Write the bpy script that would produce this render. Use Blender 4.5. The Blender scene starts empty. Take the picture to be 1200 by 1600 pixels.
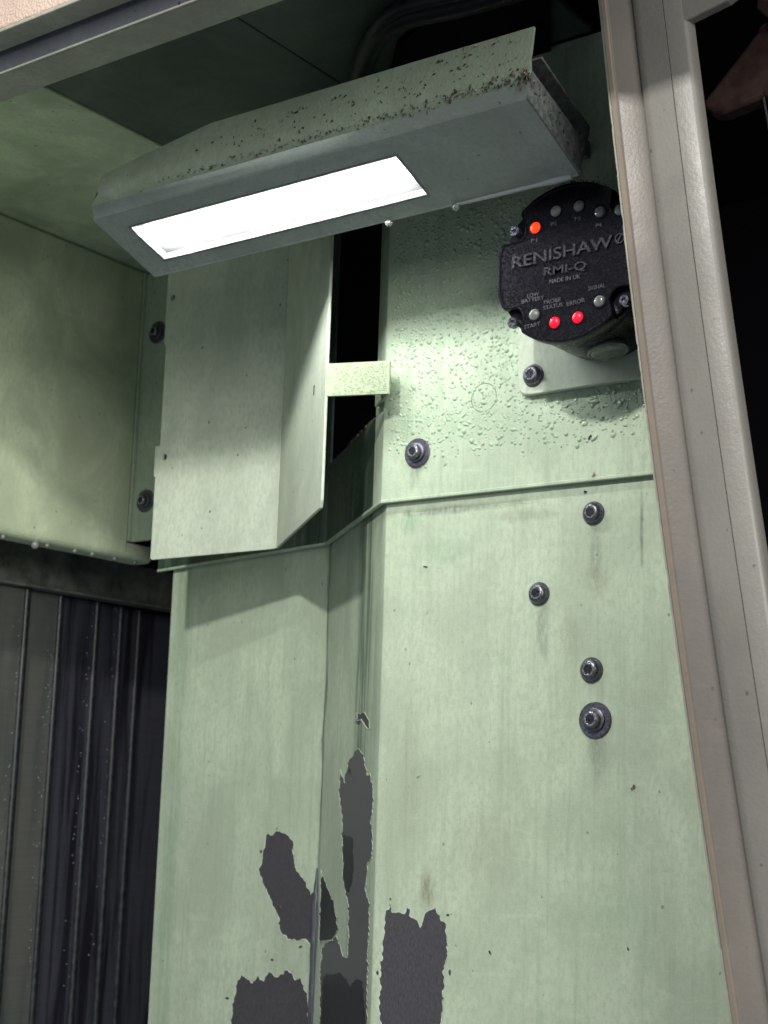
import bpy, bmesh, math, random
from mathutils import Vector, Matrix, noise as mnoise
import numpy as np

rnd = random.Random(7)
SC = bpy.context.scene
COL = SC.collection

# ------------------------------------------------------------------ camera
YAW, PIT, ROL, FPX = math.radians(36.3136), math.radians(10.5685), math.radians(1.8045), 2393.6
cy, sy, cp, sp = math.cos(YAW), math.sin(YAW), math.cos(PIT), math.sin(PIT)
FW = Vector((-sy * cp, cy * cp, sp))
_r = Vector((cy, sy, 0))
_u = _r.cross(FW)
RT = _r * math.cos(ROL) + _u * math.sin(ROL)
UP = -_r * math.sin(ROL) + _u * math.cos(ROL)
cd = bpy.data.cameras.new('camera')
cam = bpy.data.objects.new('camera', cd)
COL.objects.link(cam)
cam.matrix_world = Matrix(((RT.x, UP.x, -FW.x, 0), (RT.y, UP.y, -FW.y, 0), (RT.z, UP.z, -FW.z, 0), (0, 0, 0, 1)))
cd.sensor_fit = 'HORIZONTAL'
cd.sensor_width = 36
cd.lens = FPX / 1200 * 36
cd.clip_start, cd.clip_end = 0.02, 50
cd.dof.use_dof = True
cd.dof.focus_distance = 0.765
cd.dof.aperture_fstop = 30
SC.camera = cam

# ------------------------------------------------------------------ world, workshop lamp, added side fill, exposure
w = bpy.data.worlds.new('World')
SC.world = w
w.use_nodes = True
w.node_tree.nodes['Background'].inputs[0].default_value = (0.78, 0.88, 1.0, 1)
w.node_tree.nodes['Background'].inputs[1].default_value = 0.25


def area(name, loc, target, size, power, color):
    l = bpy.data.lights.new(name, 'AREA')
    l.shape = 'RECTANGLE'
    l.size, l.size_y = size
    l.energy = power
    l.color = color
    o = bpy.data.objects.new(name, l)
    COL.objects.link(o)
    o.location = loc
    o.rotation_euler = (Vector(target) - Vector(loc)).to_track_quat('-Z', 'Y').to_euler()
    return o


area('workshop_lamp', (-0.28, -0.28, 0.735), (-0.55, 0.7, 0.15), (0.05, 0.05), 10.5, (1.0, 0.97, 0.94))
area('added_side_fill', (1.6, -0.75, 0.62), (-0.6, 0.65, 0.3), (1.7, 0.9), 50.0, (1.0, 0.97, 0.94))  # soft fill added from the right for plate and hood, no known lamp
LAMP_STRENGTH = 150.0

SC.view_settings.view_transform = 'Standard'
SC.view_settings.look = 'None'
SC.view_settings.exposure = 0.03
SC.view_settings.gamma = 1.0
SC.view_settings.use_curve_mapping = False
SC.cycles.max_bounces = 8
SC.cycles.diffuse_bounces = 4
SC.cycles.use_denoising = True
SC.cycles.sample_clamp_indirect = 6.0


# ------------------------------------------------------------------ measuring helpers
def ray(x, y):
    return RT * ((x - 600) / FPX) - UP * ((y - 800) / FPX) + FW


class Plane:
    def __init__(s, p, n):
        s.n = Vector(n).normalized()
        s.d = s.n.dot(Vector(p))

    def at(s, x, y, lift=0.0):
        v = ray(x, y)
        p = v * (s.d / v.dot(s.n))
        if lift:
            p = p + s.n * (lift if s.n.dot(v) < 0 else -lift)
        return p


def PY(Y): return Plane((0, Y, 0), (0, -1, 0))
def PX(X): return Plane((X, 0, 0), (1, 0, 0))
def PZ(Z): return Plane((0, 0, Z), (0, 0, -1))


# ------------------------------------------------------------------ mesh builder
class MB:
    def __init__(s):
        s.v, s.f = [], []

    def add(s, vs, fs):
        b = len(s.v)
        s.v += [Vector(p) for p in vs]
        s.f += [tuple(b + i for i in f) for f in fs]
        return s

    def box(s, lo, hi):
        (a, b, c), (d, e, f) = lo, hi
        return s.add([(a, b, c), (d, b, c), (d, e, c), (a, e, c), (a, b, f), (d, b, f), (d, e, f), (a, e, f)],
                     [(0, 3, 2, 1), (4, 5, 6, 7), (0, 1, 5, 4), (1, 2, 6, 5), (2, 3, 7, 6), (3, 0, 4, 7)])

    def prism(s, poly, vec):
        n = len(poly)
        vec = Vector(vec)
        vs = [Vector(p) for p in poly] + [Vector(p) + vec for p in poly]
        fs = [tuple(range(n)), tuple(range(2 * n - 1, n - 1, -1))] + [(i, i + n, (i + 1) % n + n, (i + 1) % n) for i in range(n)]
        return s.add(vs, fs)

    def loft(s, rings, closed=True, cap=True):
        n = len(rings[0])
        vs = [p for r in rings for p in r]
        fs = []
        for k in range(len(rings) - 1):
            for i in range(n if closed else n - 1):
                j = (i + 1) % n
                fs.append((k * n + i, k * n + j, (k + 1) * n + j, (k + 1) * n + i))
        if cap:
            fs.append(tuple(range(n - 1, -1, -1)))
            fs.append(tuple((len(rings) - 1) * n + i for i in range(n)))
        return s.add(vs, fs)

    def tube(s, pts, r, n=10):
        pts = [Vector(p) for p in pts]
        rings = []
        for i, p in enumerate(pts):
            t = (pts[min(i + 1, len(pts) - 1)] - pts[max(i - 1, 0)]).normalized()
            a = t.cross(Vector((0.13, 0.2, 1))).normalized()
            b = t.cross(a)
            rr = r[i] if isinstance(r, (list, tuple)) else r
            rings.append([p + (a * math.cos(k * 2 * math.pi / n) + b * math.sin(k * 2 * math.pi / n)) * rr for k in range(n)])
        return s.loft(rings)

    def lathe(s, prof, o, ax, n=28, cap=True):
        """prof: (radius, height along ax)"""
        o, ax = Vector(o), Vector(ax).normalized()
        a = ax.cross(Vector((0.11, 0.07, 1)) if abs(ax.z) < .9 else Vector((1, 0.1, 0))).normalized()
        b = ax.cross(a)
        rings = [[o + ax * h + (a * math.cos(k * 2 * math.pi / n) + b * math.sin(k * 2 * math.pi / n)) * max(r, 1e-5) for k in range(n)] for r, h in prof]
        return s.loft(rings, cap=cap)

    def build(s, name, mat, parent=None, loc=None, bevel=0.0, smooth=None, seg=2):
        me = bpy.data.meshes.new(name)
        o = bpy.data.objects.new(name, me)
        COL.objects.link(o)
        org = Vector((0, 0, 0))
        if parent is not None:
            o.parent = parent
            p = parent
            while p is not None:
                org += p.location
                p = p.parent
        elif loc is not None:
            o.location = loc
            org = Vector(loc)
        me.from_pydata([tuple(p - org) for p in s.v], [], s.f)
        bm = bmesh.new()
        bm.from_mesh(me)
        bmesh.ops.recalc_face_normals(bm, faces=bm.faces)
        bm.to_mesh(me)
        bm.free()
        me.materials.append(mat)
        if smooth is not None:
            for p in me.polygons:
                p.use_smooth = True
            try:
                me.set_sharp_from_angle(angle=math.radians(smooth))
            except Exception:
                pass
        if bevel:
            m = o.modifiers.new('bevel', 'BEVEL')
            m.width = bevel
            m.segments = seg
            m.limit_method = 'ANGLE'
            m.angle_limit = math.radians(25)
            m.harden_normals = False
        return o


def tag(o, label=None, cat=None, group=None, kind=None):
    if label: o['label'] = label
    if cat: o['category'] = cat
    if group: o['group'] = group
    if kind: o['kind'] = kind
    return o


def thing(name, loc, label, cat, group=None):
    e = bpy.data.objects.new(name, None)
    e.empty_display_size = 0.01
    COL.objects.link(e)
    e.location = loc
    return tag(e, label, cat, group)


# ------------------------------------------------------------------ materials
def new_mat(name):
    m = bpy.data.materials.new(name)
    m.use_nodes = True
    nt = m.node_tree
    return m, nt, nt.nodes['Principled BSDF']


def N(nt, typ, **kw):
    n = nt.nodes.new(typ)
    for k, v in kw.items():
        setattr(n, k, v)
    return n


def mapped(nt, scale):
    g = N(nt, 'ShaderNodeNewGeometry')
    m = N(nt, 'ShaderNodeMapping')
    m.inputs['Scale'].default_value = scale
    nt.links.new(g.outputs['Position'], m.inputs['Vector'])
    return m.outputs[0]


def noise(nt, vec, scale, detail=4, rough=0.55, dist=0.0):
    n = N(nt, 'ShaderNodeTexNoise')
    n.inputs['Scale'].default_value = scale
    n.inputs['Detail'].default_value = detail
    n.inputs['Roughness'].default_value = rough
    n.inputs['Distortion'].default_value = dist
    nt.links.new(vec, n.inputs['Vector'])
    return n.outputs['Fac']


def ramp(nt, fac, stops):
    r = N(nt, 'ShaderNodeMapRange')
    r.interpolation_type = 'SMOOTHSTEP'
    r.inputs['From Min'].default_value, r.inputs['From Max'].default_value = stops[0], stops[1]
    r.inputs['To Min'].default_value, r.inputs['To Max'].default_value = stops[2], stops[3]
    nt.links.new(fac, r.inputs['Value'])
    return r.outputs[0]


def mathn(nt, op, a, b):
    m = N(nt, 'ShaderNodeMath', operation=op)
    for i, v in enumerate((a, b)):
        if isinstance(v, (int, float)):
            m.inputs[i].default_value = v
        else:
            nt.links.new(v, m.inputs[i])
    return m.outputs[0]


def mix(nt, fac, a, b):
    m = N(nt, 'ShaderNodeMix', data_type='RGBA')
    if isinstance(fac, (int, float)):
        m.inputs[0].default_value = fac
    else:
        nt.links.new(fac, m.inputs[0])
    for i, c in ((6, a), (7, b)):
        if isinstance(c, tuple):
            m.inputs[i].default_value = (*c[:3], 1)
        else:
            nt.links.new(c, m.inputs[i])
    return m.outputs[2]


def bump(nt, bsdf, h, strength, dist=0.001):
    b = N(nt, 'ShaderNodeBump')
    b.inputs['Strength'].default_value = strength
    b.inputs['Distance'].default_value = dist
    nt.links.new(h, b.inputs['Height'])
    nt.links.new(b.outputs[0], bsdf.inputs['Normal'])


def band(nt, axis, centre, half, wob=0.004):
    """soft stripe mask across one world axis, its edges wandering"""
    g = N(nt, 'ShaderNodeNewGeometry')
    s = N(nt, 'ShaderNodeSeparateXYZ')
    nt.links.new(g.outputs['Position'], s.inputs[0])
    v = s.outputs['XYZ'.index(axis)]
    nz = noise(nt, mapped(nt, (60, 60, 18)), 1.0, 5)
    v = mathn(nt, 'ADD', v, mathn(nt, 'MULTIPLY', mathn(nt, 'SUBTRACT', nz, 0.5), wob * 4))
    d = mathn(nt, 'ABSOLUTE', mathn(nt, 'SUBTRACT', v, centre), 0)
    return ramp(nt, d, (half * 0.3, half, 1, 0))


def paint(name, base, dirt=(0.16, 0.25, 0.15), streak=0.45, blotch=0.35, speck=0.5, rough=0.6, peel=0.10, bands=(), grain=0.24, spec=0.22, grime=None, cloud=0.45, spots=()):
    m, nt, b = new_mat(name)
    fine = noise(nt, mapped(nt, (1, 1, 1)), 1500, 3, 0.7)
    mid = noise(nt, mapped(nt, (1, 1, 0.5)), 420, 5, 0.65)
    big = noise(nt, mapped(nt, (1, 1, 0.7)), 17, 6, 0.6, 0.6)
    st = noise(nt, mapped(nt, (190, 190, 9)), 1.0, 6, 0.65, 0.3)
    st2 = noise(nt, mapped(nt, (520, 520, 22)), 1.0, 4, 0.6, 0.2)
    dk = tuple(c * 0.72 for c in base)
    lt = tuple(min(1, c * 1.14) for c in base)
    col = mix(nt, ramp(nt, big, (0.3, 0.72, 0, 1)), tuple(c * (1 - blotch * 0.45) for c in base), lt)
    col = mix(nt, mathn(nt, 'MULTIPLY', ramp(nt, st, (0.46, 0.78, 0, 1)), streak), col, dirt)
    col = mix(nt, mathn(nt, 'MULTIPLY', ramp(nt, st2, (0.5, 0.75, 0, 1)), streak * 0.55), col, dk)
    col = mix(nt, mathn(nt, 'MULTIPLY', ramp(nt, mid, (0.42, 0.66, 0, 1)), grain * 2), col, dk)
    col = mix(nt, mathn(nt, 'MULTIPLY', ramp(nt, fine, (0.45, 0.7, 0, 1)), grain * 1.3), col, lt)
    cl = noise(nt, mapped(nt, (1, 1, 0.8)), 48, 7, 0.68, 1.2)
    col = mix(nt, mathn(nt, 'MULTIPLY', ramp(nt, cl, (0.5, 0.72, 0, 1)), cloud), col, tuple(0.5 * (a + b_) for a, b_ in zip(base, dirt)))
    sm_ = noise(nt, mapped(nt, (30, 30, 120)), 1.0, 5, 0.6, 0.8)
    col = mix(nt, mathn(nt, 'MULTIPLY', ramp(nt, sm_, (0.56, 0.74, 0, 1)), cloud * 0.6), col, tuple(min(1, c * 1.2) for c in base))
    for ax, c, h, s, dc in bands:
        brk = ramp(nt, noise(nt, mapped(nt, (260, 260, 14)), 1.0, 6, 0.65, 0.4), (0.3, 0.62, 0.15, 1))
        col = mix(nt, mathn(nt, 'MULTIPLY', mathn(nt, 'MULTIPLY', band(nt, ax, c, h), s), brk), col, dc)
    if spots:
        g_ = N(nt, 'ShaderNodeNewGeometry')
        xyz = N(nt, 'ShaderNodeSeparateXYZ')
        nt.links.new(g_.outputs['Position'], xyz.inputs[0])
        wob = mathn(nt, 'MULTIPLY', mathn(nt, 'SUBTRACT', noise(nt, mapped(nt, (90, 90, 40)), 1.0, 6, 0.65), 0.5), 1.6)
        fine_ = ramp(nt, noise(nt, mapped(nt, (420, 420, 120)), 1.0, 5, 0.7), (0.3, 0.65, 0.25, 1))
        for cx, cz, rx, rz, s_, dc in spots:
            a = mathn(nt, 'DIVIDE', mathn(nt, 'SUBTRACT', xyz.outputs['X'], cx), rx)
            b2 = mathn(nt, 'DIVIDE', mathn(nt, 'SUBTRACT', xyz.outputs['Z'], cz), rz)
            d = mathn(nt, 'ADD', mathn(nt, 'SQRT', mathn(nt, 'ADD', mathn(nt, 'MULTIPLY', a, a), mathn(nt, 'MULTIPLY', b2, b2)), 0), wob)
            col = mix(nt, mathn(nt, 'MULTIPLY', mathn(nt, 'MULTIPLY', ramp(nt, d, (0.25, 1.0, 1, 0)), s_), fine_), col, dc)
    if grime:
        gc, amount = grime
        gn = noise(nt, mapped(nt, (150, 150, 16)), 1.0, 7, 0.7, 0.5)
        col = mix(nt, mathn(nt, 'MULTIPLY', ramp(nt, gn, (0.25, 0.62, 0, 1)), amount), col, gc)
    # dark specks of dirt
    if speck:
        v = N(nt, 'ShaderNodeTexVoronoi')
        v.inputs['Scale'].default_value = 125
        nt.links.new(mapped(nt, (1, 1, 0.75)), v.inputs['Vector'])
        gate = ramp(nt, noise(nt, mapped(nt, (1, 1, 1)), 260, 1), (0.56, 0.6, 0, 1))
        sm = mathn(nt, 'MULTIPLY', ramp(nt, v.outputs['Distance'], (0.07, 0.13, 1, 0)), gate)
        col = mix(nt, mathn(nt, 'MULTIPLY', sm, speck), col, (0.035, 0.04, 0.03))
    nt.links.new(col, b.inputs['Base Color'])
    nt.links.new(ramp(nt, big, (0.25, 0.75, rough + 0.08, rough - 0.06)), b.inputs['Roughness'])
    b.inputs['Specular IOR Level'].default_value = spec
    h = mathn(nt, 'ADD', mathn(nt, 'MULTIPLY', noise(nt, mapped(nt, (1, 1, 1)), 620, 2), 1.0), mathn(nt, 'MULTIPLY', fine, 0.25))
    bump(nt, b, h, peel, 0.0012)
    return m


def plain(name, col, rough=0.5, metal=0.0, var=0.25, scale=300, bmp=0.0, spec=0.5, stretch=(1, 1, 1)):
    m, nt, b = new_mat(name)
    n = noise(nt, mapped(nt, stretch), scale, 5, 0.65)
    c = mix(nt, ramp(nt, n, (0.3, 0.7, 0, 1)), tuple(x * (1 - var) for x in col), tuple(min(1, x * (1 + var)) for x in col))
    nt.links.new(c, b.inputs['Base Color'])
    nt.links.new(ramp(nt, n, (0.3, 0.7, max(0.02, rough - 0.08), min(1, rough + 0.08))), b.inputs['Roughness'])
    b.inputs['Metallic'].default_value = metal
    b.inputs['Specular IOR Level'].default_value = spec
    if bmp:
        bump(nt, b, n, bmp, 0.0006)
    return m


def emit(name, col, strength, body=(0.8, 0.8, 0.8), rough=0.3):
    m, nt, b = new_mat(name)
    b.inputs['Base Color'].default_value = (*body, 1)
    b.inputs['Roughness'].default_value = rough
    b.inputs['Emission Color'].default_value = (*col, 1)
    b.inputs['Emission Strength'].default_value = strength
    return m


MINT = (0.43, 0.515, 0.375)
G_DIRT = (0.15, 0.26, 0.15)
M = {}
def wall_spot(px_, py_, rx, rz, s_, dc):
    p = PY(0.70).at(px_, py_)
    return (p.x, p.z, rx, rz, min(0.95, s_ * 1.6), dc)


OLIVE, DEEP, SOOT = (0.25, 0.26, 0.17), (0.26, 0.38, 0.25), (0.13, 0.15, 0.12)
LOW_SPOTS = [wall_spot(640, 815, 0.012, 0.010, 0.55, DEEP), wall_spot(700, 860, 0.018, 0.010, 0.35, DEEP), wall_spot(668, 1395, 0.006, 0.016, 0.6, OLIVE),
             wall_spot(930, 855, 0.005, 0.020, 0.30, SOOT), wall_spot(848, 985, 0.006, 0.022, 0.34, SOOT), wall_spot(934, 1180, 0.007, 0.024, 0.34, SOOT),
             wall_spot(930, 905, 0.010, 0.012, 0.30, OLIVE), wall_spot(890, 1000, 0.012, 0.018, 0.28, OLIVE), wall_spot(1003, 830, 0.0016, 0.030, 0.5, SOOT),
             wall_spot(820, 805, 0.030, 0.005, 0.35, OLIVE), wall_spot(960, 1440, 0.030, 0.022, 0.25, DEEP), wall_spot(640, 1200, 0.010, 0.050, 0.22, OLIVE),
             wall_spot(760, 1330, 0.030, 0.030, 0.16, OLIVE), wall_spot(720, 795, 0.060, 0.0035, 0.45, SOOT)]
UP_SPOTS = [wall_spot(640, 640, 0.006, 0.05, 0.35, DEEP), wall_spot(760, 660, 0.04, 0.012, 0.22, DEEP), wall_spot(980, 620, 0.014, 0.016, 0.4, SOOT), wall_spot(655, 745, 0.006, 0.012, 0.3, SOOT)]
M['wall'] = paint('mint_wall_paint', MINT, G_DIRT, streak=0.42, spots=UP_SPOTS)
M['wall_low'] = paint('mint_low_wall_paint', (0.445, 0.525, 0.385), (0.19, 0.29, 0.17), streak=0.42, spots=LOW_SPOTS, bands=(
    ('X', -0.803, 0.014, 0.34, (0.14, 0.27, 0.15)),
    ('X', -0.548, 0.020, 0.8, (0.05, 0.10, 0.065)),
    ('X', -0.632, 0.003, 0.8, (0.05, 0.08, 0.055)),
    ('X', -0.525, 0.007, 0.35, (0.16, 0.25, 0.16))))
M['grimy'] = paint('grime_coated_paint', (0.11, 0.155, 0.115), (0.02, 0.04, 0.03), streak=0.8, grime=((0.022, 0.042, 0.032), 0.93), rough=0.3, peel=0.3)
M['plate'] = paint('mint_plate_paint', (0.46, 0.515, 0.405), (0.24, 0.30, 0.20), streak=0.25, speck=0.9)
M['left'] = paint('mint_side_paint', (0.52, 0.60, 0.41), (0.25, 0.32, 0.17), streak=0.12, blotch=0.8, speck=0.7, peel=0.2)
M['ceiling'] = paint('shade_dark_ceiling_paint', (0.085, 0.12, 0.098), (0.035, 0.05, 0.045), streak=0.4, blotch=0.9, speck=0.5, rough=0.38, spec=0.4)  # ceiling's dimness is put into this dark base colour
M['hood'] = paint('lamp_hood_paint', (0.26, 0.315, 0.225), (0.13, 0.15, 0.10), streak=0.1, speck=1.0, peel=0.35, rough=0.5)
M['hood_shaded'] = paint('shaded_hood_paint', (0.27, 0.305, 0.275), (0.13, 0.15, 0.13), streak=0.1, speck=0.6, peel=0.1, rough=0.32)  # hood paint again, greyed in colour for the shaded underside
M['beige'] = paint('beige_frame_paint', (0.18, 0.174, 0.152), (0.22, 0.19, 0.15), streak=0.06, blotch=0.3, speck=0.55, peel=0.13, rough=0.42, grain=0.05, spec=0.5)
M['taupe'] = paint('taupe_frame_paint', (0.135, 0.124, 0.108), (0.2, 0.16, 0.12), streak=0.12, blotch=0.3, speck=0.4, peel=0.12, rough=0.4, grain=0.05)
M['peach'] = paint('peach_primer_edge', (0.18, 0.155, 0.122), (0.3, 0.2, 0.13), streak=0.1, blotch=0.3, speck=0.2, grain=0.05)
M['lip'] = paint('chipped_pale_lip', (0.36, 0.36, 0.29), (0.09, 0.09, 0.06), streak=0.3, blotch=0.6, speck=1.0, grain=0.3)
M['pink'] = paint('pinkish_beige_panel_paint', (0.55, 0.43, 0.35), (0.4, 0.3, 0.22), streak=0.02, blotch=0.2, speck=0.2, peel=0.9, rough=0.3, grain=0.04)
M['band'] = paint('blue_grey_band_paint', (0.19, 0.20, 0.215), (0.1, 0.1, 0.1), streak=0.1, blotch=0.4, speck=1.0, rough=0.5)
M['steel'] = plain('blackened_steel', (0.15, 0.15, 0.165), 0.34, 0.85, 0.35, 900, 0.15)
M['washer'] = plain('dark_zinc_washer', (0.15, 0.15, 0.18), 0.38, 0.8, 0.35, 900, 0.15)
M['socket_shaded'] = plain('shaded_socket_wall', (0.05, 0.05, 0.065), 0.3, 0.6, 0.3, 900)  # steel coloured darker for the shade inside the socket
M['rim'] = plain('glint_rim_steel', (0.42, 0.42, 0.44), 0.28, 0.9, 0.3, 900)  # bright colour puts a glint on the ring around the socket
M['socket'] = plain('socket_steel', (0.22, 0.22, 0.27), 0.25, 0.9, 0.3, 900)
M['black'] = plain('black_cast_case', (0.006, 0.006, 0.009), 0.27, 0.0, 0.2, 900, 0.06, 0.22)
M['black_gloss'] = plain('black_gloss_case', (0.007, 0.007, 0.010), 0.24, 0.0, 0.3, 300, 0.03, 0.14)
M['letter'] = plain('highlit_black_letter', (0.035, 0.035, 0.042), 0.24, 0.0, 0.2, 900, 0.0, 0.9)  # lightened black: highlights on the large letters are in the colour
M['letter_small'] = plain('highlit_raised_letter', (0.10, 0.10, 0.11), 0.3, 0.0, 0.3, 900, 0.0, 0.7)  # lighter still, so small letters carry their highlights as colour
M['led_off'] = plain('smoky_led_lens', (0.15, 0.16, 0.15), 0.18, 0.0, 0.3, 700, 0, 0.6)
M['led_red'] = emit('red_led_glow', (1.0, 0.003, 0.035), 1.05, (0.25, 0.005, 0.01))
M['led_orange'] = emit('orange_led_glow', (1.0, 0.045, 0.004), 1.25, (0.3, 0.02, 0.005))
M['plug'] = plain('reflection_grey_plug', (0.13, 0.15, 0.13), 0.2, 0.0, 0.3, 400)  # pale grey stands in for a reflection on the plug
M['void'] = plain('unlit_black_cavity', (0.004, 0.004, 0.006), 0.9, 0, 0.2, 30, 0, 0.1)
M['rubber'] = plain('black_rubber', (0.01, 0.01, 0.014), 0.5, 0, 0.4, 200, 0.2, 0.4)
M['brown'] = plain('dark_brown_paint', (0.045, 0.027, 0.024), 0.35, 0, 0.25, 120, 0.05)
def slat_mat(name, col, dark, amount, stretch):
    m, nt, b = new_mat(name)
    lines = noise(nt, mapped(nt, (25, 25, 1100)), 1.0, 3, 0.6)
    runs = noise(nt, mapped(nt, stretch), 1.0, 5, 0.6, 0.4)
    c = mix(nt, mathn(nt, 'MULTIPLY', ramp(nt, lines, (0.35, 0.7, 0, 1)), 0.35), col, tuple(x * 0.55 for x in col))
    c = mix(nt, mathn(nt, 'MULTIPLY', ramp(nt, runs, (0.42, 0.62, 0, 1)), amount), c, dark)
    nt.links.new(c, b.inputs['Base Color'])
    b.inputs['Roughness'].default_value = 0.38
    b.inputs['Metallic'].default_value = 0.2
    bump(nt, b, lines, 0.12, 0.0005)
    return m


M['slat'] = slat_mat('oily_steel_slat', (0.12, 0.125, 0.112), (0.06, 0.078, 0.07), 0.5, (60, 60, 7))
M['slat_dark'] = slat_mat('oily_dark_slat', (0.06, 0.063, 0.078), (0.010, 0.010, 0.015), 0.9, (90, 90, 5))
M['lipsteel'] = plain('slat_edge_rubber', (0.018, 0.022, 0.023), 0.4, 0.0, 0.5, 200, 0.1)
M['rail'] = plain('dark_green_rail', (0.15, 0.165, 0.14), 0.35, 0.2, 0.4, 60, 0.08)
M['chip'] = plain('steel_swarf', (0.22, 0.18, 0.13), 0.4, 0.6, 0.6, 2500)
M['chip_dark'] = plain('oily_swarf', (0.06, 0.05, 0.035), 0.35, 0.5, 0.5, 2500)
M['bare'] = plain('exposed_grey_primer', (0.068, 0.065, 0.071), 0.5, 0.1, 0.28, 1.0, 0.12, 0.4, (1500, 1500, 420))
M['bare_light'] = plain('exposed_grey_undercoat', (0.10, 0.10, 0.103), 0.5, 0.0, 0.22, 1.0, 0.08, 0.4, (1300, 1300, 60))
M['bare_dark'] = plain('exposed_dark_metal', (0.017, 0.017, 0.024), 0.45, 0.0, 0.4, 1.0, 0.08, 0.5, (1300, 1300, 60))
M['bare_blue'] = plain('worn_bend_metal', (0.11, 0.115, 0.14), 0.35, 0.5, 0.35, 1.0, 0.08, 0.5, (900, 900, 80))
M['flake'] = plain('highlit_torn_paint', (0.50, 0.58, 0.45), 0.5, 0, 0.15, 900)  # torn edge in lightened paint, its highlight put into the colour
M['ring'] = plain('ring_groove_dirt', (0.17, 0.25, 0.15), 0.5, 0, 0.3, 500)
M['grey'] = plain('lamp_end_paint', (0.13, 0.145, 0.135), 0.4, 0, 0.4, 300, 0.1)
M['tray'] = emit('white_reflector', (1, 1, 1), 0.0, (0.22, 0.22, 0.22), 0.6)
M['led_strip'] = emit('lit_led_strip', (1.0, 0.985, 0.96), LAMP_STRENGTH)


def glass(name):
    m, nt, b = new_mat(name)
    nt.nodes.remove(b)
    t = N(nt, 'ShaderNodeBsdfTransparent')
    t.inputs[0].default_value = (0.96, 0.98, 1.0, 1)
    g = N(nt, 'ShaderNodeBsdfGlossy')
    g.inputs['Roughness'].default_value = 0.05
    x = N(nt, 'ShaderNodeMixShader')
    x.inputs[0].default_value = 0.04
    nt.links.new(t.outputs[0], x.inputs[1])
    nt.links.new(g.outputs[0], x.inputs[2])
    nt.links.new(x.outputs[0], nt.nodes['Material Output'].inputs['Surface'])
    return m


M['glass'] = glass('lamp_window_glass')


def wet(name, col):
    m, nt, b = new_mat(name)
    b.inputs['Base Color'].default_value = (*col, 1)
    b.inputs['Roughness'].default_value = 0.25
    b.inputs['Specular IOR Level'].default_value = 0.5
    return m


M['drop'] = wet('coolant_drop', (0.36, 0.47, 0.33))
M['drop_clear'] = wet('hanging_coolant_drop', (0.17, 0.18, 0.175))


# ================================================================== the folded wall sheets
W = 0.700
XL = -0.88
A = PY(W).at(604, 785)
ZS = A.z                                        # height of the seam between the sheets
Bp = PZ(ZS).at(516, 850)
Cp = PZ(ZS).at(254, 892)
PLAN = [Vector((Cp.x, Cp.y)) + (Vector((Cp.x, Cp.y)) - Vector((Bp.x, Bp.y))).normalized() * 0.002,
        Vector((Bp.x, Bp.y)), Vector((A.x, W)), Vector((-0.262, W))]


def off(plan, d):
    out = []
    for i, p in enumerate(plan):
        ns = []
        for a, b in ((i - 1, i), (i, i + 1)):
            if 0 <= a and b < len(plan):
                t = (plan[b] - plan[a]).normalized()
                ns.append(Vector((t.y, -t.x)))
        if len(ns) == 1:
            out.append(p + ns[0] * d)
        else:
            m = (ns[0] + ns[1]).normalized()
            out.append(p + m * (d / m.dot(ns[0])))
    return out


def x_end(z):
    return -0.3005 - 0.133 * (z - 0.03)


def folded(mb, plan_f, plan_b, z0, z1):
    n = len(plan_f)
    lx = lambda p, z: Vector((x_end(z), p.y, z)) if p.x > -0.30 else Vector((p.x, p.y, z))
    vs = [lx(p, z) for z in (z0, z1) for p in plan_f] + [lx(p, z) for z in (z0, z1) for p in plan_b]
    _ = [(p.x, p.y, z) for z in (z0, z1) for p in plan_f] + [(p.x, p.y, z) for z in (z0, z1) for p in plan_b]
    fs = []
    for i in range(n - 1):
        fs += [(i, i + 1, n + i + 1, n + i), (2 * n + i + 1, 2 * n + i, 3 * n + i, 3 * n + i + 1),
               (i, 2 * n + i, 2 * n + i + 1, i + 1), (n + i, n + i + 1, 3 * n + i + 1, 3 * n + i)]
    fs += [(0, n, 3 * n, 2 * n), (n - 1, 3 * n - 1, 4 * n - 1, 2 * n - 1)]
    mb.add(vs, fs)


Z_LOW, Z_CEIL = -0.32, 0.4218
# lower sheet: left edge where the photo shows it ends
lowplan = off(PLAN, 0.0)
t_ = (lowplan[0] - lowplan[1]).normalized()
LPL = Plane((Bp.x, Bp.y, 0), (-(t_.y), t_.x, 0))
CH = Plane((A.x, W, 0), ((lowplan[1] - lowplan[2]).y * -1, (lowplan[1] - lowplan[2]).x, 0))
le = LPL.at(250, 1250)
lowplan[0] = Vector((le.x, le.y))
mb = MB()
folded(mb, lowplan, off(lowplan, -0.002), Z_LOW, ZS + 0.012)
low = mb.build('wall_panel', M['wall_low'], loc=(A.x, W, ZS), bevel=0.0012)
tag(low, 'pale green folded sheet metal wall with peeling paint below the seam', 'wall panel')

LIFT = 0.0034
upf = off(PLAN, LIFT)
upb = off(PLAN, LIFT - 0.002)
UPL = Plane((upf[2].x, upf[2].y, 0), (0, -1, 0))
UCH = Plane((upf[2].x, upf[2].y, 0), ((upf[1] - upf[2]).y * -1, (upf[1] - upf[2]).x, 0))
up = thing('wall_panel', (A.x, W - LIFT, ZS), 'droplet spattered green sheet metal wall above the seam, behind the black receiver', 'wall panel')


def sheet_piece(a, b, z0, z1, ft=0.002):
    """vertical sheet between plan points a, b"""
    t = (b - a).normalized()
    n = Vector((t.y, -t.x)) * -ft
    bx = [x_end(z) if b.x > -0.30 else b.x for z in (z0, z1)]
    return MB().prism([(a.x, a.y, z0), (bx[0], b.y, z0), (bx[1], b.y, z1), (a.x, a.y, z1)], (n.x, n.y, 0))


sheet_piece(upf[2], upf[3], ZS, 0.4200).build('face_panel', M['wall'], up, bevel=0.0006)
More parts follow.
